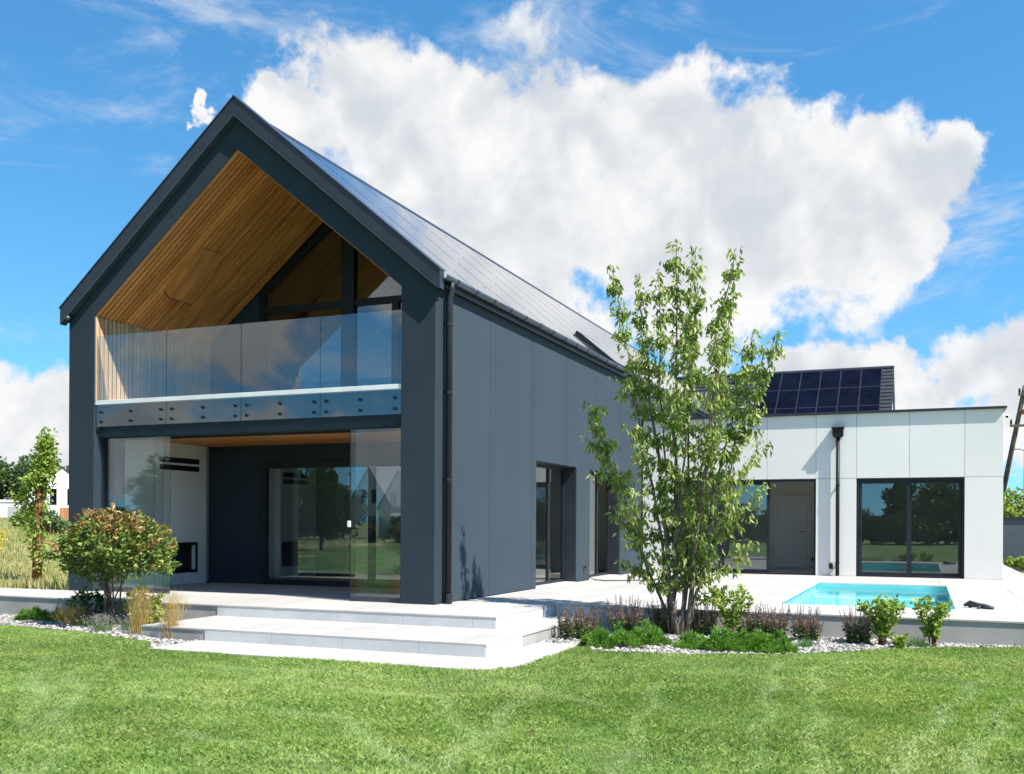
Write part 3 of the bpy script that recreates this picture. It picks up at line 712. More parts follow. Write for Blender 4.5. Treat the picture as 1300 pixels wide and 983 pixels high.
# ------------------------------------------------------------------ white flat-roofed wing
Wg = thing('flat_roofed_wing', 'white panel-clad flat-roofed wing with dark sliding windows behind the pool', 'building', (4.3, YA, 0))
XE = 8.60; ZT = 3.97
op = [(.85, 4.43, 2.385), (5.38, 7.785, 2.385)]
wc = MB()
for x0, x1, z0 in ((.03,.85,-.02),(4.43,5.38,-.02),(7.785,XE-.02,-.02),(.85,4.43,2.39),(5.38,7.785,2.39)): wc.box(x0, x1, YA+.022, YA+.30, z0, ZT)
wcore = wc.build('front_wall', 'far_grey', Wg)
up = [.03, 1.63, 3.243, 4.43, 5.38, 6.58, 7.785, XE]
for x0, x1 in zip(up[:-1], up[1:]): MB().box(x0+.004, x1-.004 if x1 < XE else x1, YA, YA+.0215, 2.396, ZT).build('wall_panel', 'white_wall', wcore, bevel=.003)
for x0, x1 in ((.03,.85),(4.43,5.38),(7.785,XE)): MB().box(x0+.004, x1-.002 if x1 < XE else x1, YA, YA+.0215, .004, 2.386).build('wall_panel', 'white_wall', wcore, bevel=.003)
box('end_wall', 'white_wall', Wg, XE-.0195, XE, YA+.0225, 19.5, .003, ZT); box('rear_wall', 'white_wall', Wg, .03, XE-.02, 19.2, 19.49, 0, ZT)
box('flat_roof', 'far_grey', Wg, .03, XE-.021, YA+.31, 19.19, 3.7, 3.9)
MB().box(.01, XE+.07, YA-.075, YA+.25, ZT+.002, ZT+.055).box(XE-.25, XE+.07, YA+.2505, 19.6, ZT+.002, ZT+.055).build('parapet_cap', 'trim_dark', Wg, bevel=.004)
# sliding door: two glazed leaves, the third bay stands open
def leaf(parent, x0, x1, y, z1=2.385, f=.075):
    s_ = MB().box(x0,x0+f,y,y+.06,.04,z1-.05).box(x1-f,x1,y,y+.06,.04,z1-.05).box(x0+f,x1-f,y,y+.06,z1-.05-f,z1-.05).box(x0+f,x1-f,y,y+.06,.04,.04+f).build('sash', 'metal_dark', parent, bevel=.003)
    box('pane', 'glass_window', s_, x0+f, x1-f, y+.025, y+.035, .04+f, z1-.05-f)
    return s_
def outer_frame(x0, x1, z1, name):
    return MB().box(x0+.001,x0+.05,YA+.03,YA+.22,0,z1).box(x1-.05,x1-.001,YA+.03,YA+.22,0,z1).box(x0+.05,x1-.05,YA+.03,YA+.22,z1-.05,z1-.001).box(x0+.05,x1-.05,YA+.03,YA+.22,-.018,.04).build(name, 'metal_dark', Wg, bevel=.003)
sd = outer_frame(.85, 4.43, 2.385, 'sliding_door')
leaf(sd, .90, 2.10, YA+.05); s2 = leaf(sd, 2.08, 3.30, YA+.12)
box('handle', 'black_metal', s2, 3.245, 3.275, YA+.09, YA+.119, .95, 1.15, .004)
wd = outer_frame(5.38, 7.785, 2.385, 'window')
leaf(wd, 5.43, 6.60, YA+.05); leaf(wd, 6.56, 7.735, YA+.12)
box('handle', 'black_metal', wd, 5.455, 5.485, YA+.02, YA+.049, .95, 1.15, .004)
# room behind
IY = 16.2
box('inside_floor', 'interior', Wg, .1, 8.5, YA+.301, IY, -.02, .0)
box('inside_ceiling', 'interior', Wg, .1, 8.5, YA+.301, IY, 2.75, 2.8)
box('inside_wall', 'beige_wall', Wg, .1, 8.5, IY, IY+.12, 0, 2.75); box('inside_wall', 'beige_wall', Wg, 4.75, 4.87, YA+.301, IY-.002, 0, 2.75)
box('inside_wall', 'beige_wall', Wg, .11, .2, YA+.301, IY-.002, 0, 2.75); box('inside_wall', 'beige_wall', Wg, 8.4, 8.49, YA+.301, IY-.002, 0, 2.75)
idr = MB().box(2.98, 3.80, IY-.045, IY-.004, .01, 2.0).build('interior_door', 'door_white', Wg, bevel=.004)
MB().box(2.88, 2.975, IY-.055, IY-.003, 0, 2.09).box(3.805, 3.90, IY-.055, IY-.003, 0, 2.09).box(2.975, 3.805, IY-.055, IY-.003, 2.005, 2.09).build('door_frame', 'door_white', idr)
MB().box(3.60, 3.75, IY-.10, IY-.085, 1.04, 1.06).box(3.73, 3.75, IY-.085, IY-.046, 1.04, 1.06).tube([(3.74,IY-.06,.97),(3.74,IY-.046,.97)], .02, 10).build('door_handle', 'black_metal', idr)
box('switch', 'plastic_black', Wg, 3.97, 4.05, IY-.012, IY-.001, 1.08, 1.16); box('socket', 'plastic_black', Wg, 3.93, 4.07, IY-.012, IY-.001, .22, .30)
# rainwater hopper and pipe
hp = MB().prism([(4.86,3.40),(5.05,3.40),(5.08,3.44),(5.08,3.61),(4.83,3.61),(4.83,3.44)], 'y', YA-.20, YA-.005).box(4.805,5.105,YA-.225,YA-.003,3.611,3.64).build('rainwater_hopper', 'black_metal', Wg, bevel=.004)
rp_ = MB().tube([(4.955,YA-.10,3.42),(4.955,YA-.10,.01)], .045, 14).build('downpipe', 'black_metal', Wg, smooth=True)
for z in (.3, 2.2): MB().tube([(4.955,YA-.10,z),(4.955,YA-.10,z+.04)], .052, 14).box(4.94,4.97,YA-.07,YA-.001,z,z+.04).build('pipe_clamp', 'black_metal', rp_)
wl = thing('wall_socket', 'small black outdoor socket low on the white wall beside the downpipe', 'socket', (4.80, YA, .2))
MB().box(4.755,4.845,YA-.05,YA-.001,.17,.27).build('socket_body', 'plastic_black', wl, bevel=.01); MB().prism([(4.75,.272),(4.85,.272),(4.84,.30),(4.82,.315),(4.78,.315),(4.76,.30)],'y',YA-.06,YA-.001).build('socket_lid', 'plastic_black', wl)
def seccam(x, y, z, label, dirx):
    t_ = thing('security_camera', label, 'camera', (x, y, z))
    MB().tube([(x,y,z),(x+dirx*.05,y,z)], .035, 12).build('mount', 'plastic_white', t_, smooth=True)
    MB().tube([(x+dirx*.05,y,z-.01),(x+dirx*.07,y-.03,z-.03),(x+dirx*.08,y-.13,z-.05)], [.03,.042,.040], 12).build('camera_body', 'plastic_white', t_, smooth=True)
    MB().tube([(x+dirx*.08,y-.131,z-.05),(x+dirx*.08,y-.14,z-.052)], [.032,.030], 12).build('lens', 'black_metal', t_)
seccam(XE, 12.3, 3.84, 'white security camera on the corner of the white flat-roofed wing', 1)
t_ = thing('security_camera', 'small pale security camera under the eaves of the dark gable', 'camera', (-7.33, 0, 4.9))
MB().tube([(-7.36,0,4.92),(-7.36,-.06,4.92)], [.035,.03], 12).build('mount', 'metal_dark', t_); MB().tube([(-7.36,-.06,4.92),(-7.34,-.12,4.91),(-7.33,-.15,4.90)], [.03,.04,.034], 12).build('camera_body', 'gutter_metal', t_, smooth=True)
t_ = thing('garden_tap', 'small wall tap with hose between the two tall side windows', 'tap', (0, 7.2, .2))
MB().tube([(0,7.2,.30),(.07,7.2,.30)], .018, 8).tube([(.07,7.2,.32),(.07,7.2,.22)], .014, 8).box(.05,.09,7.17,7.23,.335,.345).build('tap_body', 'hose_grey', t_)
hpts = [(.07,7.2,.22),(.10,7.25,.08),(.2,7.4,.02),(.5,7.2,.015),(.9,7.5,.015),(1.3,7.9,.015),(1.5,8.4,.015)]
hose = MB().tube(hpts, .012, 8).build('hose', 'hose_grey', smooth=True); tag(hose, 'thin grey hose lying on the pale deck below the wall tap', 'hose')
rb = thing('pool_toy', 'dark grey crumpled cleaning hose lying on the deck beside the pool corner', 'hose', (7.6, 3.0, 0))
MB().tube([(7.48,3.15,.03),(7.56,3.10,.07),(7.66,3.02,.05),(7.76,2.95,.03),(7.86,2.86,.02)], [.02,.045,.035,.045,.03], 8).tube([(7.55,3.1,.02),(7.6,3.22,.02),(7.72,3.18,.02)], .02, 8).tube([(7.7,3.0,.03),(7.66,2.86,.02)], .02, 8).build('hose_coil', 'hose_grey', rb, smooth=True)
rb.name = 'pool_hose'

# ------------------------------------------------------------------ vegetation
def stem_tube(mb, pts, r0, r1, n=6):
    m_ = len(pts); mb.tube(pts, [r0+(r1-r0)*i/(m_-1) for i in range(m_)], n)
def bez(p0, p1, p2, n=12): return [p0.lerp(p1, t).lerp(p1.lerp(p2, t), t) for t in [i/(n-1) for i in range(n)]]

# multi-stemmed tree in the bed by the steps
TB = Vector((3.65, .42, ZG))
tips = [(2.76,.16,4.96),(3.01,.52,4.88),(3.39,.31,4.85),(3.58,.59,5.36),(3.83,.62,5.22),(4.02,-.05,4.55),(4.49,-.11,4.96),(4.39,.87,4.6),(4.75,.18,3.9),(5.1,.15,3.84),(2.12,.9,3.10),(2.53,.43,2.12),(4.74,.87,2.44),(4.91,.44,1.81),(2.41,.64,2.49),(3.28,.05,3.97),(4.11,.63,3.9),(3.64,.91,4.33),(2.87,.5,3.5),(4.48,.76,3.34),(4.67,.68,.99),(3.09,-.05,1.75),(4.32,.78,.36),(2.85,.58,.72),(3.3,1.1,3.2),(4.2,1.15,3.0),(3.7,-.2,3.3),(4.3,-.1,2.6),(3.2,-.15,2.6),(4.55,.1,1.6),(2.75,.3,1.5),(4.6,.5,2.9)]
tree = thing('multi_stem_tree', 'slender multi-stemmed tree with drooping light green leaves beside the steps', 'tree', TB)
majors = []; tr = MB(); LP = []; LA = []; LL = []
def add_leaves(p, n, spread, size):
    for _ in range(n):
        off = np.clip(rng.normal(size=3), -1.5, 1.5)*spread
        LP.append((p.x+off[0], p.y+off[1], p.z+off[2]*.8)); w = rng.uniform(0, 6.28); k = rng.uniform(.2, .9)
        LA.append((math.cos(w)*k, math.sin(w)*k, rng.uniform(-1.5, -.15))); LL.append(size*rng.uniform(.45, 1.3))
for i, tp in enumerate(tips):
    T = Vector(tp)
    if i < 11:
        b_ = TB + Vector((rng.uniform(-.10,.10) + (T.x-TB.x)*.06, rng.uniform(-.10,.10), -.05))
        ctrl = Vector((b_.x+(T.x-b_.x)*.42, b_.y+(T.y-b_.y)*.4, b_.z+(T.z-b_.z)*.50))
        pts = bez(b_, ctrl, T, 16); pts = [p+Vector((rng.normal()*.02, rng.normal()*.02, 0)) for p in pts]; majors.append(pts)
        stem_tube(tr, pts, .040 if i in (1,3,6) else .026, .004, 7)
    else:
        best = min((((p-T).length + abs((T.z-p.z)-1.0)*.9, p) for q in majors for p in q[2:-3]), key=lambda s: s[0])[1]
        ctrl = best.lerp(T, .5)+Vector((0,0,-.12)); pts = bez(best, ctrl, T, 9); stem_tube(tr, pts, .013, .003, 5)
    m_ = len(pts)
    for j in range(m_-1):
        fr = j/(m_-1); p = pts[j]
        if p.z < .30 and i < 11: continue
        seg = (pts[j+1]-p).length
        if i < 11:
            # leaves sit tight on the upper leader, twigs lower down
            if fr > .62: 
                for s_ in range(max(2, int(seg/.045))): add_leaves(p.lerp(pts[j+1], s_/max(2, int(seg/.045))), 4, .05, .108)
            for _ in range(3):
                w = rng.uniform(0, 6.28); ln = rng.uniform(.16,.44)*(1.15-.75*fr); e = p+Vector((math.cos(w)*ln*.8, math.sin(w)*ln*.8, ln*rng.uniform(.2,.9)))
                stem_tube(tr, bez(p, p.lerp(e,.5)+Vector((0,0,-.03)), e, 4), .005, .002, 4)
                for s_ in (.35,.55,.75,.95): add_leaves(p.lerp(e, s_), 5, .05, .108)
        else:
            for s_ in range(max(1, int(seg/.06))): add_leaves(p.lerp(pts[j+1], rng.uniform()), 4, .055, .108)
            if fr > .2:
                w = rng.uniform(0, 6.28); ln = rng.uniform(.12,.30); e = p+Vector((math.cos(w)*ln, math.sin(w)*ln, ln*rng.uniform(-.2,.7)))
                stem_tube(tr, [p, p.lerp(e,.5), e], .004, .002, 4)
                for s_ in (.4,.7,1.0): add_leaves(p.lerp(e, s_), 4, .045, .108)
    add_leaves(T, 6, .035, .095)
tr.build('trunk', 'bark', tree, smooth=True)
LL = np.array(LL)
V, T = leaf_arrays(np.array(LP), np.array(LA), LL, LL*.20, .12, .10)
np_mesh('crown', V, T, 'leaf_tree', tree)

# photinia on thin stems left of the steps
def rosette_shrub(name, label, cat, base, cen, rad, n_ros, leaves, size, green, red, stems, red_amt=.35, droop=.0, bark='bark', clear=.25, group=None):
    base = Vector(base); t_ = thing(name, label, cat, base, group); cen = Vector(cen)
    mb = MB(); ends = []
    for k in range(stems):
        w = rng.uniform(0, 6.28); e = cen + Vector((math.cos(w)*rad[0]*rng.uniform(.1,.7), math.sin(w)*rad[1]*rng.uniform(.1,.7), rng.uniform(-.35,.5)*rad[2]))
        b_ = base+Vector((rng.uniform(-.11,.11), rng.uniform(-.09,.09), -.02)); c_ = Vector((b_.x+(e.x-b_.x)*.3, b_.y+(e.y-b_.y)*.3, b_.z+(e.z-b_.z)*.6))
        pts = bez(b_, c_, e, 8); stem_tube(mb, pts, .016, .005, 6); ends.append(pts)
    pg = ([], [], []); pr2 = ([], [], [])
    for k in range(n_ros):
        d_ = rng.normal(size=3); d_ /= np.linalg.norm(d_); rr = rng.uniform(.35, 1.0)**.6*(1+.14*math.sin(5*d_[0]+3*d_[2])+.08*rng.normal())
        p = Vector((cen.x+d_[0]*rad[0]*rr, cen.y+d_[1]*rad[1]*rr, cen.z+d_[2]*rad[2]*rr))
        if k % 4 == 0:
            q = min((q for s_ in ends for q in s_[4:]), key=lambda q: (q-p).length); stem_tube(mb, [q, q.lerp(p,.6)+Vector((0,0,.02)), p], .004, .0015, 4)
        isred = (d_[2]*.55+.35*rr-.28 + .25*rng.normal()) > (1-red_amt*1.7)*.6
        tgt = pr2 if (red and isred) else pg
        for _ in range(leaves):
            a_ = rng.normal(size=3); a_[2] = a_[2]*.6+.25-droop; a_ = a_+.5*d_
            o_ = rng.normal(size=3)*size*.25
            tgt[0].append((p.x+o_[0], p.y+o_[1], p.z+o_[2])); tgt[1].append(a_); tgt[2].append(size*rng.uniform(.6,1.2))
    mb.build('stems', bark, t_, smooth=True)
    for nm, (P, A, L), m_ in (('foliage', pg, green), ('new_growth', pr2, red)):
        if P:
            L = np.array(L); V, T = leaf_arrays(np.array(P), np.array(A), L, L*.24, .14, .12); np_mesh(nm, V, T, m_, t_)
    return t_
rosette_shrub('photinia_shrub', 'rounded green and red-leaved shrub on bare thin stems in the gravel', 'shrub', (-4.50,-1.98,ZG), (-4.42,-1.95,.90), (1.0,.75,.50), 640, 8, .105, 'leaf_green', 'leaf_red', 11, .25)
rosette_shrub('leafy_bush', 'low dark green leafy bush under the red-tipped shrub', 'bush', (-5.02,-1.85,ZG), (-5.02,-1.85,-.06), (.36,.28,.26), 60, 7, .10, 'leaf_dark', None, 6, 0)
rosette_shrub('leafy_bush', 'light green broad-leaved bush between the feather grass and the wall', 'bush', (-4.05,-1.78,ZG), (-4.05,-1.78,-.04), (.36,.26,.28), 60, 7, .11, 'leaf_light', None, 6, 0)
def cane_shrub(label, base, h, spread, canes, size=.085, mat='leaf_light'):
    base = Vector(base); t_ = thing('young_shrub', label, 'shrub', base); mb = MB(); P = []; A = []; L = []
    for k in range(canes):
        w = 6.283*k/canes+rng.uniform(-.4,.4); s_ = spread*rng.uniform(.3,1.0); hh = h*rng.uniform(.7,1.0)
        e = base+Vector((math.cos(w)*s_, math.sin(w)*s_*.8, hh)); pts = bez(base+Vector((rng.uniform(-.05,.05),rng.uniform(-.05,.05),-.01)), base+Vector((math.cos(w)*s_*.35, math.sin(w)*s_*.3, hh*.6)), e, 9)
        stem_tube(mb, pts, .007, .003, 5)
        for j in range(2, 9):
            for _ in range(6 if j < 8 else 10):
                a_ = rng.normal(size=3); a_[2] = abs(a_[2])*.4+.35; P.append(tuple(pts[j]+Vector(rng.normal(size=3)*.02))); A.append(a_); L.append(size*rng.uniform(.7,1.25))
    mb.build('stems', 'bark_red', t_, smooth=True); L = np.array(L); V, T = leaf_arrays(np.array(P), np.array(A), L, L*.26, .12, .2); np_mesh('foliage', V, T, mat, t_)
cane_shrub('young light green shrub rising behind the wide low pine by the wall', (4.42,.45,ZG), .72, .34, 9)
cane_shrub('bushy young light green shrub in gravel in front of the pool', (6.40,.30,ZG), .62, .30, 13)
cane_shrub('open young light green shrub in gravel near the pool corner', (7.02,.42,ZG), .62, .36, 9)
for q, lab in (((6.62,.02),'tiny pale green seedling in the gravel beside the bushy young shrub'),): cane_shrub(lab, (*q,ZG), .16, .12, 5, .06)
# mounds of dwarf pine
def pine_mound(base, rx, ry, h, label, n=260, group=None):
    base = Vector((*base, ZG)); t_ = thing('dwarf_pine', label, 'shrub', base, group)
    P = []; A = []; L = []; mb = MB()
    lob = [(rng.uniform(-.85,.85)*rx, rng.uniform(-.85,.85)*ry, rng.uniform(.7,1.15)) for _ in range(11)]
    for k in range(n):
        u_ = rng.uniform(); w = rng.uniform(0, 6.28); r = math.sqrt(u_); x, y = r*math.cos(w)*rx, r*math.sin(w)*ry
        bumpy = max(hh*math.exp(-((x-lx)**2/(.24*rx)**2+(y-ly)**2/(.26*ry)**2)) for lx, ly, hh in lob)
        z = h*(.25+.75*bumpy)*math.sqrt(max(.03, 1-u_*.9))*rng.uniform(.72,1.06)
        p = base+Vector((x, y, z)); d_ = np.array([x/rx*.8, y/ry*.8, .9])
        if k % 5 == 0: mb.tube([base+Vector((x*.2,y*.2,0)), p], [.008,.004], 4)
        for _ in range(26):
            a_ = unit((d_+rng.normal(size=3)*.55)[None])[0]; o_ = a_*rng.uniform(-.02,.05)
            P.append((p.x+o_[0]*.3, p.y+o_[1]*.3, p.z+rng.uniform(-.05,.0))); A.append(a_); L.append(rng.uniform(.045,.085))
    mb.build('branches', 'bark', t_); V, T = leaf_arrays(np.array(P), np.array(A), np.array(L), np.full(len(L), .0045), .02, .02); np_mesh('needles', V, T, 'needle', t_)
pine_mound((3.18,-1.28), .36, .30, .30, 'bright green dwarf pine mound closest to the pale steps', 300)
pine_mound((3.50,-.82), .36, .32, .30, 'bright green dwarf pine mound between the multi-stemmed tree and its low neighbour', 300)
pine_mound((4.17,-1.00), .21, .20, .22, 'small round dwarf pine mound beside the wide one', 150)
pine_mound((4.62,-1.02), .38, .30, .29, 'wide low dwarf pine mound in the middle of the gravel bed', 330)
pine_mound((5.06,-.88), .40, .30, .27, 'wide low dwarf pine mound next to the sage clumps', 330)
pine_mound((-6.22,-1.86), .27, .22, .24, 'dark green dwarf pine mound at the end of the gravel along the wall', 170)
pine_mound((-5.86,-1.80), .24, .22, .20, 'dark green dwarf pine mound along the wall beside the blond grass tuft', 160)
pine_mound((-5.45,-1.72), .26, .2, .20, 'dark green dwarf pine mound along the wall next to the dark leafy bush', 160)
# sage clumps with faded flower spikes
def sage(base, label, n=48, h=.5, r=.26, group='sage clumps along the pool wall'):
    base = Vector((*base, ZG)); t_ = thing('sage_clump', label, 'plant', base, group); mb = MB(); P = []; A = []; L = []
    SP = []; SA = []; SLn = []
    for k in range(n):
        w = rng.uniform(0, 6.28); q = math.sqrt(rng.uniform()); hh = h*rng.uniform(.55,1.05)
        b_ = base+Vector((math.cos(w)*r*q*.7, math.sin(w)*r*q*.7, 0)); e = b_+Vector((math.cos(w)*q*.10+rng.normal()*.03, math.sin(w)*q*.10+rng.normal()*.03, hh))
        mb.tube([b_, b_.lerp(e,.5), e], [.003,.0025,.0015], 4)
        for s_ in np.linspace(.42, 1.0, 15):
            p = b_.lerp(e, s_)
            for _ in range(3): SP.append(tuple(p)); a_ = rng.normal(size=3); a_[2] = .9; SA.append(a_); SLn.append(.024*(1.25-.6*(s_-.42)/.58))
        for s_ in np.linspace(.05, .5, 5):
            p = b_.lerp(e, s_)
            for _ in range(2): P.append(tuple(p)); a_ = rng.normal(size=3); a_[2] = abs(a_[2])*.3; A.append(a_); L.append(rng.uniform(.04,.08))
    mb.build('stems', 'sage_leaf', t_)
    L = np.array(L); V, T = leaf_arrays(np.array(P), np.array(A), L, L*.22); np_mesh('foliage', V, T, 'sage_leaf', t_)
    L = np.array(SLn); V, T = leaf_arrays(np.array(SP), np.array(SA), L, L*.30); np_mesh('flower_spikes', V, T, 'sage_spike', t_)
sg_ = 'faded purple-brown sage clump against the concrete pool wall'
sage((2.56,-.62), 'faded sage clump beside the wide step under the tree shadow', 60, .5, .34); sage((2.95,.22), 'faded sage clump against the wall left of the tree stems', 60, .54, .30)
sage((3.42,.60), 'faded sage clump directly behind the tree stems', 40, .5, .24); sage((4.02,.58), 'faded sage clump against the wall right of the tree stems', 36, .5, .22)
sage((4.98,.55), 'faded purple sage clump against the wall behind the end of the wide pine', 46, .48, .21); sage((5.45,.42), 'faded purple sage clump against the wall behind the blue grass tuft', 46, .48, .21)
sage((4.62,.62), 'faded purple sage clump half hidden by a young shrub behind the wide pine', 26, .5, .16); sage((6.10,.48), 'faded purple sage clump touching the bushy young shrub', 40, .5, .20)
# grasses
def tuft(name, label, cat, base, n, h, lean, w_, mat, spread=.03, plume=False, tilt=(0,0)):
    base = Vector((*base, ZG)); t_ = thing(name, label, cat, base)
    P = np.array(base)+np.c_[rng.normal(size=(n,2))*spread, np.zeros(n)]; A = np.c_[rng.normal(size=(n,2))*lean+np.array(tilt), np.ones(n)]
    V, T = blade_arrays(P, A, h*rng.uniform(.6,1.1,n), np.full(n, w_), .35); np_mesh('blades', V, T, mat, t_)
    if plume:
        m_ = n*4; k = rng.integers(0, n, m_); s_ = rng.uniform(.55,1.1,m_)[:,None]; Pp = P[k]+unit(A[k])*h*s_+rng.normal(size=(m_,3))*.025
        V, T = blade_arrays(Pp, A[k]+rng.normal(size=(m_,3))*.35+np.array([.1,-.1,0]), rng.uniform(.05,.14,m_), np.full(m_, .0012), .6); np_mesh('plumes', V, T, mat, t_)
tuft('feather_grass', 'tall golden feather grass tuft by the light green bush', 'grass', (-3.22,-2.72), 260, .56, .12, .0022, 'feather', .055, True, (.06,0))
tuft('feather_grass', 'tall golden feather grass tuft at the corner of the wide step', 'grass', (-2.50,-2.93), 240, .54, .11, .0022, 'feather', .05, True, (.07,0))
tuft('feather_grass', 'short blond grass tuft beside the dwarf pines along the wall', 'grass', (-4.98,-2.22), 200, .28, .42, .002, 'feather', .06, True, (-.1,-.1))
tuft('green_grass_tuft', 'short fresh green grass tuft beside the blond grass', 'grass', (-4.72,-2.20), 160, .17, .5, .004, 'leaf_light', .07)
tuft('green_grass_tuft', 'small green grass tuft between the two tall feather grasses', 'grass', (-2.86,-2.90), 150, .15, .5, .004, 'blue_grass', .06)
tuft('blue_grass_tuft', 'spiky blue-green grass tuft in front of the sage clumps', 'grass', (5.50,-.28), 260, .17, .55, .0035, 'blue_grass', .05)
tuft('blue_grass_tuft', 'spiky blue-green grass tuft left of the open young shrub', 'grass', (6.84,.30), 260, .20, .5, .0035, 'blue_grass', .05)
def lav(base, label):
    base = Vector((*base, ZG)); t_ = thing('lavender_plant', label, 'plant', base, 'grey lavender plants at the lawn edge'); n = 110
    P = np.array(base)+np.c_[rng.normal(size=(n,2))*.06, np.zeros(n)]; A = np.c_[rng.normal(size=(n,2))*.5, np.ones(n)]
    V, T = blade_arrays(P, A, rng.uniform(.10,.24,n), np.full(n, .0035), .3); np_mesh('blades', V, T, 'blue_grass', t_)
    m_ = 260; k = rng.integers(0, n, m_); Pp = P[k]+unit(A[k])*rng.uniform(.12,.25,m_)[:,None]
    L = np.full(m_, .028); V, T = leaf_arrays(Pp, rng.normal(size=(m_,3))+np.array([0,0,.6]), L, L*.3); tag(np_mesh('flowers', V, T, 'lavender', t_), kind='stuff')
for q in ((-4.15,-2.50),(-3.92,-2.68),(-3.70,-2.45),(-4.35,-2.35)): lav(q, 'small grey-mauve lavender plant in gravel below the red-leaved shrub')

for q, w_, lab in (((4.2,-6.72),.5,'tiny brown fallen leaf on the lawn in front of the steps'),((7.42,-5.02),1.9,'tiny brown fallen leaf on the lawn in front of the pool')):
    lf = thing('fallen_leaf', lab, 'leaf', (*q, ZG+.045)); V, T = leaf_arrays(np.array([(*q, ZG+.045)]), np.array([(math.cos(w_), math.sin(w_), .1)]), [.05], [.015]); np_mesh('leaf_blade', V, T, 'bark_red', lf)

# gravel
phi = (1+5**.5)/2
ico = np.array([(-1,phi,0),(1,phi,0),(-1,-phi,0),(1,-phi,0),(0,-1,phi),(0,1,phi),(0,-1,-phi),(0,1,-phi),(phi,0,-1),(phi,0,1),(-phi,0,-1),(-phi,0,1)])/1.9
icf = np.array([(0,11,5),(0,5,1),(0,1,7),(0,7,10),(0,10,11),(1,5,9),(5,11,4),(11,10,2),(10,7,6),(7,1,8),(3,9,4),(3,4,2),(3,2,6),(3,6,8),(3,8,9),(4,9,5),(2,4,11),(6,2,10),(8,6,7),(9,8,1)])
def gravel(poly, dens, label):
    px, py = zip(*poly); x0, x1, y0, y1 = min(px), max(px), min(py), max(py); n = int((x1-x0)*(y1-y0)*dens)
    x = rng.uniform(x0, x1, n); y = rng.uniform(y0, y1, n); k = inpoly(x, y, poly); x, y = x[k], y[k]; n = len(x)
    s_ = rng.uniform(.010,.026,n)*(1+.5*(rng.uniform(size=n) > .9))
    V = ico[None]*s_[:,None,None]*(1+.22*rng.normal(size=(n,12,1)))*np.stack([rng.uniform(.8,1.4,n),rng.uniform(.8,1.3,n),rng.uniform(.5,.8,n)],1)[:,None,:]
    w = rng.uniform(0,6.28,n); c_, d_ = np.cos(w), np.sin(w); X = V[:,:,0]*c_[:,None]-V[:,:,1]*d_[:,None]; Y = V[:,:,0]*d_[:,None]+V[:,:,1]*c_[:,None]
    V = np.stack([X+x[:,None], Y+y[:,None], V[:,:,2]+ZG+.005+s_[:,None]*.35+rng.uniform(0,.008,n)[:,None]], 2)
    T = (icf[None]+(np.arange(n)*12)[:,None,None]).reshape(-1,3)
    o = np_mesh('gravel', V.reshape(-1,3), T, 'stone'); tag(o, label, 'gravel', kind='stuff')
gravel(bed_r, 950, 'pale pebble gravel in the bed below the pool wall'); gravel(bed_l, 950, 'pale pebble gravel in the bed below the red-leaved shrub')

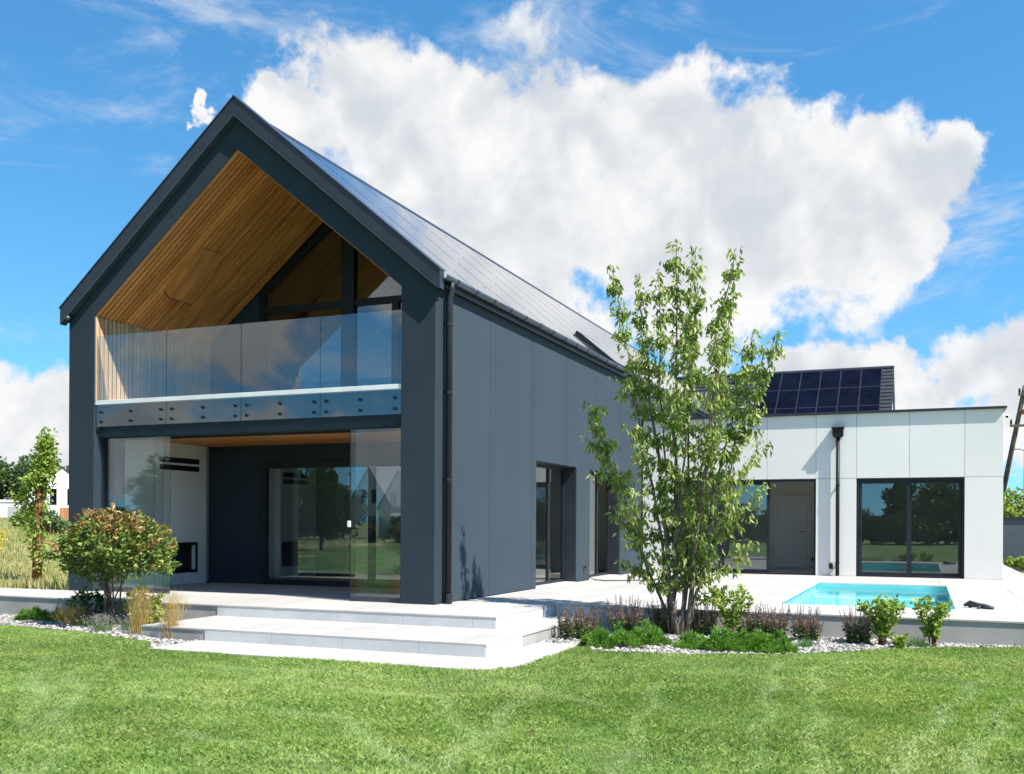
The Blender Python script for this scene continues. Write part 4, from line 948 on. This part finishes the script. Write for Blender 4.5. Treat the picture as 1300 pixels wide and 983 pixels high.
# lawn blades
def lawn_grass():
    # visible part of the lawn plus a margin on each side
    reg = [(-9.5,-2.2),(-9.5,-4.4),(-6.0,-7.6),(-1.5,-11.0),(2.6,-10.8),(5.5,-9.0),(8.6,-7.6),(11.2,-5.0),(11.5,1.2),(8.6,1.0)] + EDGE_R[::-1] + [(2.8,-1.3),(2.8,-3.5),(2.62,-3.84),(2.4,-3.92),(-1.95,-3.94)] + EDGE_L[::-1]
    P = []
    n = 1600000; x = rng.uniform(-9.5, 11.5, n); y = rng.uniform(-11.0, 1.2, n)
    k = inpoly(x, y, reg); x, y = x[k], y[k]
    d_ = np.hypot(x-CAM.x, y-CAM.y); k = rng.uniform(size=len(x)) < np.clip(1.25-d_/26, .35, 1); x, y, d_ = x[k], y[k], d_[k]; n = len(x)
    # clumpy height and lie
    f1 = np.sin(x*2.1+1.3*np.sin(y*1.7))+np.sin(y*2.9+1.1*np.sin(x*1.3)); f2 = np.sin(x*5.3+y*3.1)+np.sin(x*3.7-y*6.1)
    # mower tracks: lines of blades pressed over
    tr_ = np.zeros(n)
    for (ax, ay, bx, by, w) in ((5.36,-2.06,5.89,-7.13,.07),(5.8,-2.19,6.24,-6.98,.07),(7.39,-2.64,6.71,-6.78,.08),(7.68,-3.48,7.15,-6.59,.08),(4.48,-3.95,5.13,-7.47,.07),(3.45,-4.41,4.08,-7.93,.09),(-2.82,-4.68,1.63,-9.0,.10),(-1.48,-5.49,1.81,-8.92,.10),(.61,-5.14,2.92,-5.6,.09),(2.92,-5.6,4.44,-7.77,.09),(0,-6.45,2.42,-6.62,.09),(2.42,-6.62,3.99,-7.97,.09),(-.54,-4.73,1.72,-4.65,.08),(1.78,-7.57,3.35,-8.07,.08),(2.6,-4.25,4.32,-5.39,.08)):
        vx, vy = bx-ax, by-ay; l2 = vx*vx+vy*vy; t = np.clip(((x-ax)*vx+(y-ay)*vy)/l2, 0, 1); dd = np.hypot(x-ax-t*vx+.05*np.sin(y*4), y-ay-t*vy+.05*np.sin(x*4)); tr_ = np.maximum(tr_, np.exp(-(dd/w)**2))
    h = (.041+.007*f1+.004*f2)*rng.uniform(.55,1.3,n)*(1-.25*tr_); h = np.clip(h, .015, .07)
    lx = .22*np.sin(.9*x+.6*y+f1*.5)+.16*tr_+rng.normal(size=n)*.27; ly = .22*np.cos(.7*x-1.1*y)+.6*tr_+rng.normal(size=n)*.27
    A = np.c_[lx, ly, np.ones(n)]; P = np.c_[x, y, np.full(n, ZG-.004)]
    A = unit(A); S_ = unit(np.cross(A, rng.normal(size=(n,3)))); W2 = (.0011+.00009*d_)[:,None]; L = h[:,None]
    B = rng.normal(size=(n,3))*.3; B[:,2] = -.1
    V = np.empty((n,4,3)); V[:,0] = P-S_*W2; V[:,1] = P+S_*W2; V[:,2] = P+A*L*.6+S_*W2*.8; V[:,3] = P+A*L+B*L
    b = (np.arange(n)*4)[:,None]; T = np.concatenate([b+np.array([[0,1,2]]), b+np.array([[0,2,3]])])
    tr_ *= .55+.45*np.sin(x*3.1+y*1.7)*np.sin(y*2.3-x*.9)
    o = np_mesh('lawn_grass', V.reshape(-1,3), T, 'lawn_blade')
    at = o.data.attributes.new('track_sheen', 'FLOAT', 'POINT'); at.data.foreach_set('value', np.repeat(np.clip(tr_,0,1), 4).astype(np.float32)); tag(o, 'short mown green lawn in front of the house', 'lawn', kind='stuff')  # per-blade strength of the sheen painted along the mower tracks
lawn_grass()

# rough meadow left of the house
def meadow():
    n = 130000; x = -8.2-rng.uniform(0,1,n)**1.5*75; y = 1.5+rng.uniform(0,1,n)**1.3*75
    ang = np.arctan2(x-CAM.x, y-CAM.y); k = (ang > -.96) & (ang < -.70); x, y = x[k], y[k]; n = len(x)
    d_ = np.hypot(x-CAM.x, y-CAM.y); k = (d_ > 24); x, y, d_ = x[k], y[k], d_[k]; n = len(x)
    P = np.c_[x, y, hgt(x, y)]; A = np.c_[rng.normal(size=(n,2))*.25, np.ones(n)]
    patch = .55+.35*np.sin(x*.5)*np.sin(y*.4)
    V, T = blade_arrays(P, A, rng.uniform(.25,.7,n)*patch, .003+.00035*d_, .35)
    tag(np_mesh('meadow_grass', V, T, 'field_grass'), 'dry straw-coloured meadow grass beyond the dark gable', 'meadow', kind='stuff')
    m_ = 2600; c_ = rng.integers(0, 46, m_); cx = -14-rng.uniform(0,1,46)*26; cy = 5+rng.uniform(0,1,46)*24
    x = cx[c_]+rng.normal(size=m_)*.35; y = cy[c_]+rng.normal(size=m_)*.35; P = np.c_[x, y, hgt(x,y)+rng.uniform(.35,1.0,m_)]
    L = rng.uniform(.06,.16,m_); V, T = leaf_arrays(P, rng.normal(size=(m_,3)), L, L*.35)
    tag(np_mesh('meadow_flowers', V, T, 'field_yellow'), 'yellow wildflowers scattered through the dry meadow', 'flowers', kind='stuff')
meadow()

# leafy trees and shrubs of the background
def crown_arrays(cen, rad, clumps, leaves, size, clump_r=.28, seed=1, droop=0.0):
    r_ = np.random.default_rng(seed); P = []; A = []
    for k in range(clumps):
        d_ = r_.normal(size=3); d_ /= np.linalg.norm(d_); rr = r_.uniform(.25,1)**.5*r_.uniform(.75,1.15)
        c_ = np.array(cen)+d_*np.array(rad)*rr
        q = r_.normal(size=(leaves,3)); q = q/np.linalg.norm(q,axis=1,keepdims=True)*r_.uniform(.2,1,leaves)[:,None]**.5*np.array([1,1,.75])*clump_r*min(rad[0],rad[2]*1.2)
        P.append(c_+q); A.append(q+r_.normal(size=(leaves,3))*.1+np.array([0,0,-droop*.2]))
    P = np.concatenate(P); A = np.concatenate(A); L = r_.uniform(.6,1.3,len(P))*size
    return leaf_arrays(P, A, L, L*.42)
def far_tree(name, label, loc, h, rad, mat, seed, trunk_h=None, clumps=90, leaves=45, size=.22, group=None, cat='tree', bark='bark', shared=None, rot=0, scl=1):
    t_ = thing(name, label, cat, loc, group)
    if shared is None:
        th = trunk_h if trunk_h is not None else h*.3
        mb = MB(); r0 = h*.022; mb.tube([(0,0,-.1),(.02*h*.3,0,th*.6),(0,.02*h*.3,h*.62)], [r0, r0*.8, r0*.3], 8)
        for k in range(6):
            w = 1.05*k+seed; z = th*.8+(h-th)*.1*k*.7; mb.tube([(0,0,z), (math.cos(w)*rad*.35, math.sin(w)*rad*.35, z+h*.10), (math.cos(w)*rad*.7, math.sin(w)*rad*.7, z+h*.17)], [r0*.45, r0*.3, r0*.1], 5)
        a = mb.build('trunk', bark, smooth=True)
        V, T = crown_arrays((0,0,(h+th)/2), (rad, rad, (h-th)/2), clumps, leaves, size, seed=seed); b = np_mesh('crown', V, T, mat)
    else:
        a = link('trunk', shared[0].data); b = link('crown', shared[1].data)
    a.parent = t_; b.parent = t_; t_.rotation_euler.z = rot; t_.scale = (scl, scl, scl)
    return a, b
def gz(x, y): return float(hgt(x, y))
# young column tree at the edge of the meadow
ct = Vector((-14.98, 6.1, gz(-14.98, 6.1))); t_ = thing('young_column_tree', 'slender young tree with bright leaves on a brown trunk at the meadow edge', 'tree', ct)
mb = MB().tube([ct+Vector((0,0,-.1)), ct+Vector((.03,0,1.2)), ct+Vector((.06,0,2.3)), ct+Vector((.18,0,3.2)), ct+Vector((.30,0,3.95))], [.13,.12,.09,.03,.01], 9)
P = []; A = []
for k in range(150):
    z = rng.uniform(.45, 4.0); wdt = (.42 if 1.6 < z < 2.6 else .26) if z > 1.5 else .36
    if z > 2.6: wdt = .40*(4.05-z)/1.45*.8+.05
    w = rng.uniform(0,6.28); r_ = wdt*rng.uniform(.35,1.05); ofx = .08*z-.30*(1.6 < z < 2.7)
    if z < 1.7 and (abs(math.cos(w)) < .5 or rng.uniform() < .35): continue
    c_ = ct+Vector((math.cos(w)*r_*.8+ofx, math.sin(w)*r_*.8, z)); root = ct+Vector((.04*z,0,z-.25)); mb.tube([root, c_], [.012,.004], 4)
    q = rng.normal(size=(22,3))*.075; P.append(np.array(c_)+q); A.append(q+rng.normal(size=(22,3))*.05)
mb.build('trunk', 'bark_red', t_, smooth=True); P = np.concatenate(P); A = np.concatenate(A); L = rng.uniform(.07,.14,len(P)); V, T = leaf_arrays(P, A, L, L*.36); np_mesh('crown', V, T, 'leaf_light', t_)
for q, hh, lab in (((-16.6,5.2),1.7,'thin leafy sapling standing in dry grass left of the young tree'),):
    far_tree('sapling', lab, (*q, gz(*q)), hh, .22, 'leaf_dark', 5, .2, 16, 14, .09)
tree_a = far_tree('far_tree', 'tall dark green tree rising behind the far low white building', (-124, 104, 1.9), 9.2, 5.0, 'leaf_far', 11, 2.0, 130, 60, .5)
far_tree('far_tree', 'broad dark green tree between the low white building and the far gabled house', (-116, 106, 1.9), 6.8, 4.0, 'leaf_far', 12, 2, 110, 50, .5)
far_tree('far_tree', 'dark green tree half cut by the picture edge far beyond the meadow', (-131, 100, 1.9), 11, 5, 'leaf_far', 11, shared=tree_a, rot=2)
for k, q in enumerate(((-52,40),(-57,43),(-62,49),(-47,36),(-66,52),(-50,42))):
    far_tree('meadow_bush', 'low green bush in the row across the far side of the meadow', (*q, gz(*q)-.1), 1.3+.25*(k%3), 1.3, 'leaf_far' if k % 2 else 'leaf_dark', 20+k, .1, 34, 30, .20, 'bushes across the far meadow', 'bush')

# far houses
def gable_house(name, label, cx, cy, z0, yaw, hw, depth, eave, ridge, wins, wood=None, roofmat='far_roof', wall='far_white', chim=None):
    t_ = link(name, None); t_.location = (cx, cy, z0); t_.rotation_euler.z = yaw; tag(t_, label, 'house')
    def pt(o): o.parent = t_; return o
    pt(MB().prism([(-hw,-.3),(hw,-.3),(hw,eave),(0,ridge),(-hw,eave)], 'y', 0, depth).build('wall', wall))
    sl_ = (ridge-eave)/hw; ov = .12; e = hw+.25
    rf = None
    for s_ in (-1, 1):
        rf = pt(MB().prism([(0,ridge+.05),(s_*e,ridge+.05-sl_*e),(s_*e,ridge+.25-sl_*e),(0,ridge+.25)], 'y', -ov, depth+ov).build('roof', roofmat))
    if chim: c_ = MB().box(chim[0]-.4, chim[0]+.4, 1.5, 2.3, ridge-1.2, ridge+chim[1]).build('chimney', 'far_roof'); c_.parent = rf
    for (x0,x1,a,b) in wins:
        w_ = pt(MB().box(x0-.08,x1+.08,-.03,-.002,a-.08,b+.08).build('window', 'trim_dark')); p_ = box('pane', 'solar_cell', None, x0,x1,-.045,-.031,a,b); p_.parent = w_
    if wood: pt(MB().box(wood[0],wood[1],-.08,-.003,-.2,wood[2]).build('timber_cladding', 'far_wood'))
    return t_
gable_house('white_gable_house', 'far white gabled house with dark roof and timber-clad ground floor', -108.9, 95, 1.5, R(47), 4.6, 11, 3.6, 7.45, ((-1.55,-.8,2.2,4.4),(.75,1.5,2.2,4.4)), (-.3,4.5,1.75), chim=(.9,.55))
lh = thing('low_white_building', 'low white flat building with dark openings across the meadow', 'building', (-116, 97, 1.5)); lh.rotation_euler.z = R(47)
o = MB().box(-9,5.5,0,6,-.3,2.6).build('wall', 'far_white'); o.parent = lh; o = MB().box(-9.2,5.7,-.2,6.2,2.601,2.9).build('roof', 'far_white'); o.parent = lh
for x0, x1, m_ in ((-7.5,-5.5,'terracotta'),(-4,-1,'far_grey'),(0,3.5,'trim_dark')):
    o = MB().box(x0,x1,-.05,-.002,.1,1.9).build('opening', m_); o.parent = lh

# neighbour's tiled roof with solar panels behind the white wing
NY, NZ, NX0, NX1 = 42.0, 9.47, -9.0, 5.45; ns = math.tan(R(40)); nd_ = 5.2
N = thing('neighbour_house', 'neighbouring house with dark tiled roof and black solar panels behind the white wing', 'house', ((NX0+NX1)/2, NY, gz(0, NY)))
MB().prism([(NY-nd_+.3,gz(0,42)),(NY+nd_-.3,gz(0,42)),(NY+nd_-.3,NZ-ns*(nd_-.3)-.2),(NY,NZ-.2),(NY-nd_+.3,NZ-ns*(nd_-.3)-.2)], 'x', NX0+.15, NX1-.1).build('wall', 'far_white', N)
nr = MB().prism([(NY-nd_,NZ-ns*nd_),(NY,NZ),(NY+nd_,NZ-ns*nd_),(NY+nd_,NZ-ns*nd_-.18),(NY,NZ-.18),(NY-nd_,NZ-ns*nd_-.18)], 'x', NX0, NX1).build('roof', 'roof_tile', N)
na = Vector((0,-math.cos(R(40)),-math.sin(R(40)))); nu = Vector((0,-math.sin(R(40)),math.cos(R(40))))
tl = MB(); kk = 0; s_ = .06
while s_ < 6.4:                                        # overlapping courses of flat tiles
    P = [Vector((x,NY,NZ))+na*q for x, q in ((NX0,s_),(NX1,s_),(NX1,s_+.335),(NX0,s_+.335))]
    tl.hexa([p+nu*.004 for p in P]+[P[0]+nu*.012,P[1]+nu*.012,P[2]+nu*.055,P[3]+nu*.055]); s_ += .33
tag(tl.build('tile_courses', 'roof_tile', nr), kind='stuff')
MB().box(-2.25,-1.68,NY-.9,NY-.2,NZ-1.0,NZ+.42).build('chimney', 'far_roof', nr)
MB().tube([(NX0,NY,NZ+.03),(NX1,NY,NZ+.03)], .10, 8).build('ridge_cap', 'roof_tile', nr)
for i in range(6):
    for j in range(3):
        x0 = -1.20+i*1.012; P = [Vector((x,NY,NZ))+na*q for x, q in ((x0+.008,.16+j*1.72),(x0+1.004,.16+j*1.72),(x0+1.004,.16+j*1.72+1.70),(x0+.008,.16+j*1.72+1.70))]
        sp = MB().hexa([p+nu*.075 for p in P]+[p+nu*.11 for p in P]).build('solar_panel', 'solar_frame', nr)
        P = [Vector((x,NY,NZ))+na*q for x, q in ((x0+.026,.18+j*1.72),(x0+.986,.18+j*1.72),(x0+.986,.16+j*1.72+1.68),(x0+.026,.16+j*1.72+1.68))]
        MB().hexa([p+nu*.1105 for p in P]+[p+nu*.114 for p in P]).build('cell_glass', 'solar_cell', sp)

# right-hand background: grey boundary wall, bushes, pole
bw_ = thing('boundary_wall', 'grey-blue boundary wall beyond the corner of the white wing', 'wall', (14, 25.5, ZG))
for k in range(6): box('wall_section', 'fence_grey', bw_, 8.8+k*2.5+.006, 8.8+(k+1)*2.5-.006, 25.4, 25.6, ZG-.1, 1.50)
box('wall_cap', 'trim_dark', bw_, 8.75, 23.9, 25.35, 25.65, 1.501, 1.57)
for k, (q, hh, rr) in enumerate((((9.6,29.5),3.3,1.3),((11.2,30),3.0,1.4),((13.2,30),3.4,1.5))):
    far_tree('garden_bush', ('bright green bush behind the grey wall beside the wing corner','bright green bush behind the grey wall under the power pole','bright green bush behind the grey wall at its far end')[k], (*q, ZG), hh, rr, 'leaf_tree', 40+k, .3, 60, 50, .16, cat='bush')
for k, q in enumerate(((9.5,24.6),(10.1,24.7),(10.8,24.6))):
    far_tree('hedge_plant', 'low bright green plant at the foot of the grey boundary wall', (*q, ZG), .52, .35, 'leaf_light', 50+k, .02, 20, 24, .09, 'low plants at the foot of the grey wall', 'plant')
pl = thing('power_pole', 'wooden power pole with slanting brace and crossarms beyond the grey wall', 'pole', (10.95, 32, ZG))
MB().tube([(10.95,32,ZG-.2),(10.95,32,7.4)], [.14,.11], 10).build('post', 'pole_wood', pl, smooth=True)
MB().tube([(9.35,32,ZG-.2),(10.66,32,6.7),(10.72,32,7.0)], [.12,.09,.09], 10).build('brace', 'pole_wood', pl, smooth=True)
for z, x0 in ((5.35,10.15),(6.62,10.45)):
    ca = box('crossarm', 'pole_wood', pl, x0, 12.0, 31.84, 31.9, z-.05, z+.05)
    for x in (x0+.05, 11.9): MB().tube([(x,31.87,z+.05),(x,31.87,z+.12),(x,31.87,z+.26)], [.03,.05,.03], 8).build('insulator', 'black_metal', ca)
box('tie', 'bark_red', pl, 10.6, 11.0, 31.85, 31.95, 5.8, 6.0)
lp = thing('lamp_post', 'thin grey street lamp beyond the boundary wall', 'lamp', (11.1, 36, ZG))
MB().tube([(11.05,36,ZG),(11.05,36,4.6)], [.06,.035], 8).build('post', 'far_grey', lp); MB().tube([(11.05,36,4.6),(10.85,36,4.68),(10.5,36,4.68)], [.03,.03,.05], 8).build('lamp_head', 'far_grey', lp)
fb_ = thing('far_block', 'distant pale grey building with dark flat roof behind the bushes', 'building', (22, 90, ZG))
MB().box(17.5,32,90,102,ZG,7.6).build('wall', 'far_grey', fb_); MB().box(17.3,32.2,89.8,102.2,7.601,8.2).build('roof', 'far_roof', fb_)
for k in range(4): box('window', 'solar_cell', fb_, 18.4+k*3, 20.2+k*3, 89.95, 89.998, 4.4, 6.2)
o = thing('garden_spotlight', 'small black rounded garden light at the end of the gravel', 'lamp', (-6.55,-2.35,ZG))
MB().tube([(-6.55,-2.35,ZG-.02),(-6.55,-2.35,ZG+.14),(-6.55,-2.35,ZG+.19)], [.09,.09,.05], 14).build('housing', 'plastic_black', o, smooth=True); MB().tube([(-6.55,-2.35,ZG+.19),(-6.55,-2.35,ZG+.2)], [.045,.03], 14).build('lens', 'far_grey', o)

# surroundings on the garden side, seen mirrored in the glazing
ga = far_tree('garden_side_tree', 'broad dark tree across the field opposite the pool windows', (8.0,-52,ZG), 5.2, 2.3, 'leaf_wood', 61, .5, 130, 60, .26)
gb_ = far_tree('garden_side_tree', 'tall narrow dark tree across the field opposite the pool windows', (5.2,-50,ZG), 5.6, 1.3, 'leaf_wood', 62, .6, 110, 50, .24)
gc_ = far_tree('garden_side_bush', 'wide dark bush at the foot of the trees across the field', (6,-49,ZG), 2.5, 2.4, 'leaf_wood', 63, .1, 90, 60, .26, cat='bush', group='bushes across the field on the garden side')
for k in range(34):
    x = -62+k*2.9+rng.uniform(-1,1); y = -49-rng.uniform(0,3)-abs(k-22)*.35
    if -46 < x < -35: continue
    far_tree('garden_side_bush', 'dark bush in the hedge line across the field on the garden side', (x, y, ZG-.05), 0, 0, '', 0, shared=gc_, rot=k*1.1, scl=rng.uniform(.7,1.25), cat='bush', group='bushes across the field on the garden side')
gspots = [(-14,-58,0,1.1),(-19,-60,1,.9),(-8.5,-55,0,.8),(-4,-62,0,.9),(12,-58,0,.9),(16,-55,1,.8),(22,-60,0,1.1),(-27,-64,0,1.2),(1,-66,0,.8),(28,-52,0,1),(-38,-40,1,.9),(-47,-66,0,1.2),(40,-20,0,1),(44,-6,0,1.1),(42,8,1,1)]
gspots += [(-27.5,-26,0,1.2),(-24.6,-28,1,1.1),(-31,-33,0,1.3),(-35,-44,1,1.3)]
for k, (x, y, w, s_) in enumerate(gspots):
    far_tree('garden_side_tree', 'dark leafy tree in the row across the field on the garden side', (x, y, ZG-.05), 0, 0, '', 0, shared=(ga, gb_)[w], rot=k*1.3, scl=s_*.8, group='trees across the field on the garden side')
gable_house('opposite_house', 'white gabled house with terracotta side across the field on the garden side', -44, -72, ZG, R(212), 4.5, 9, 3.2, 7.0, ((-1.6,-.6,3.6,4.8),(.6,1.6,3.6,4.8),(-1.5,1.5,.2,2.2)), None, 'far_grey', 'far_white')
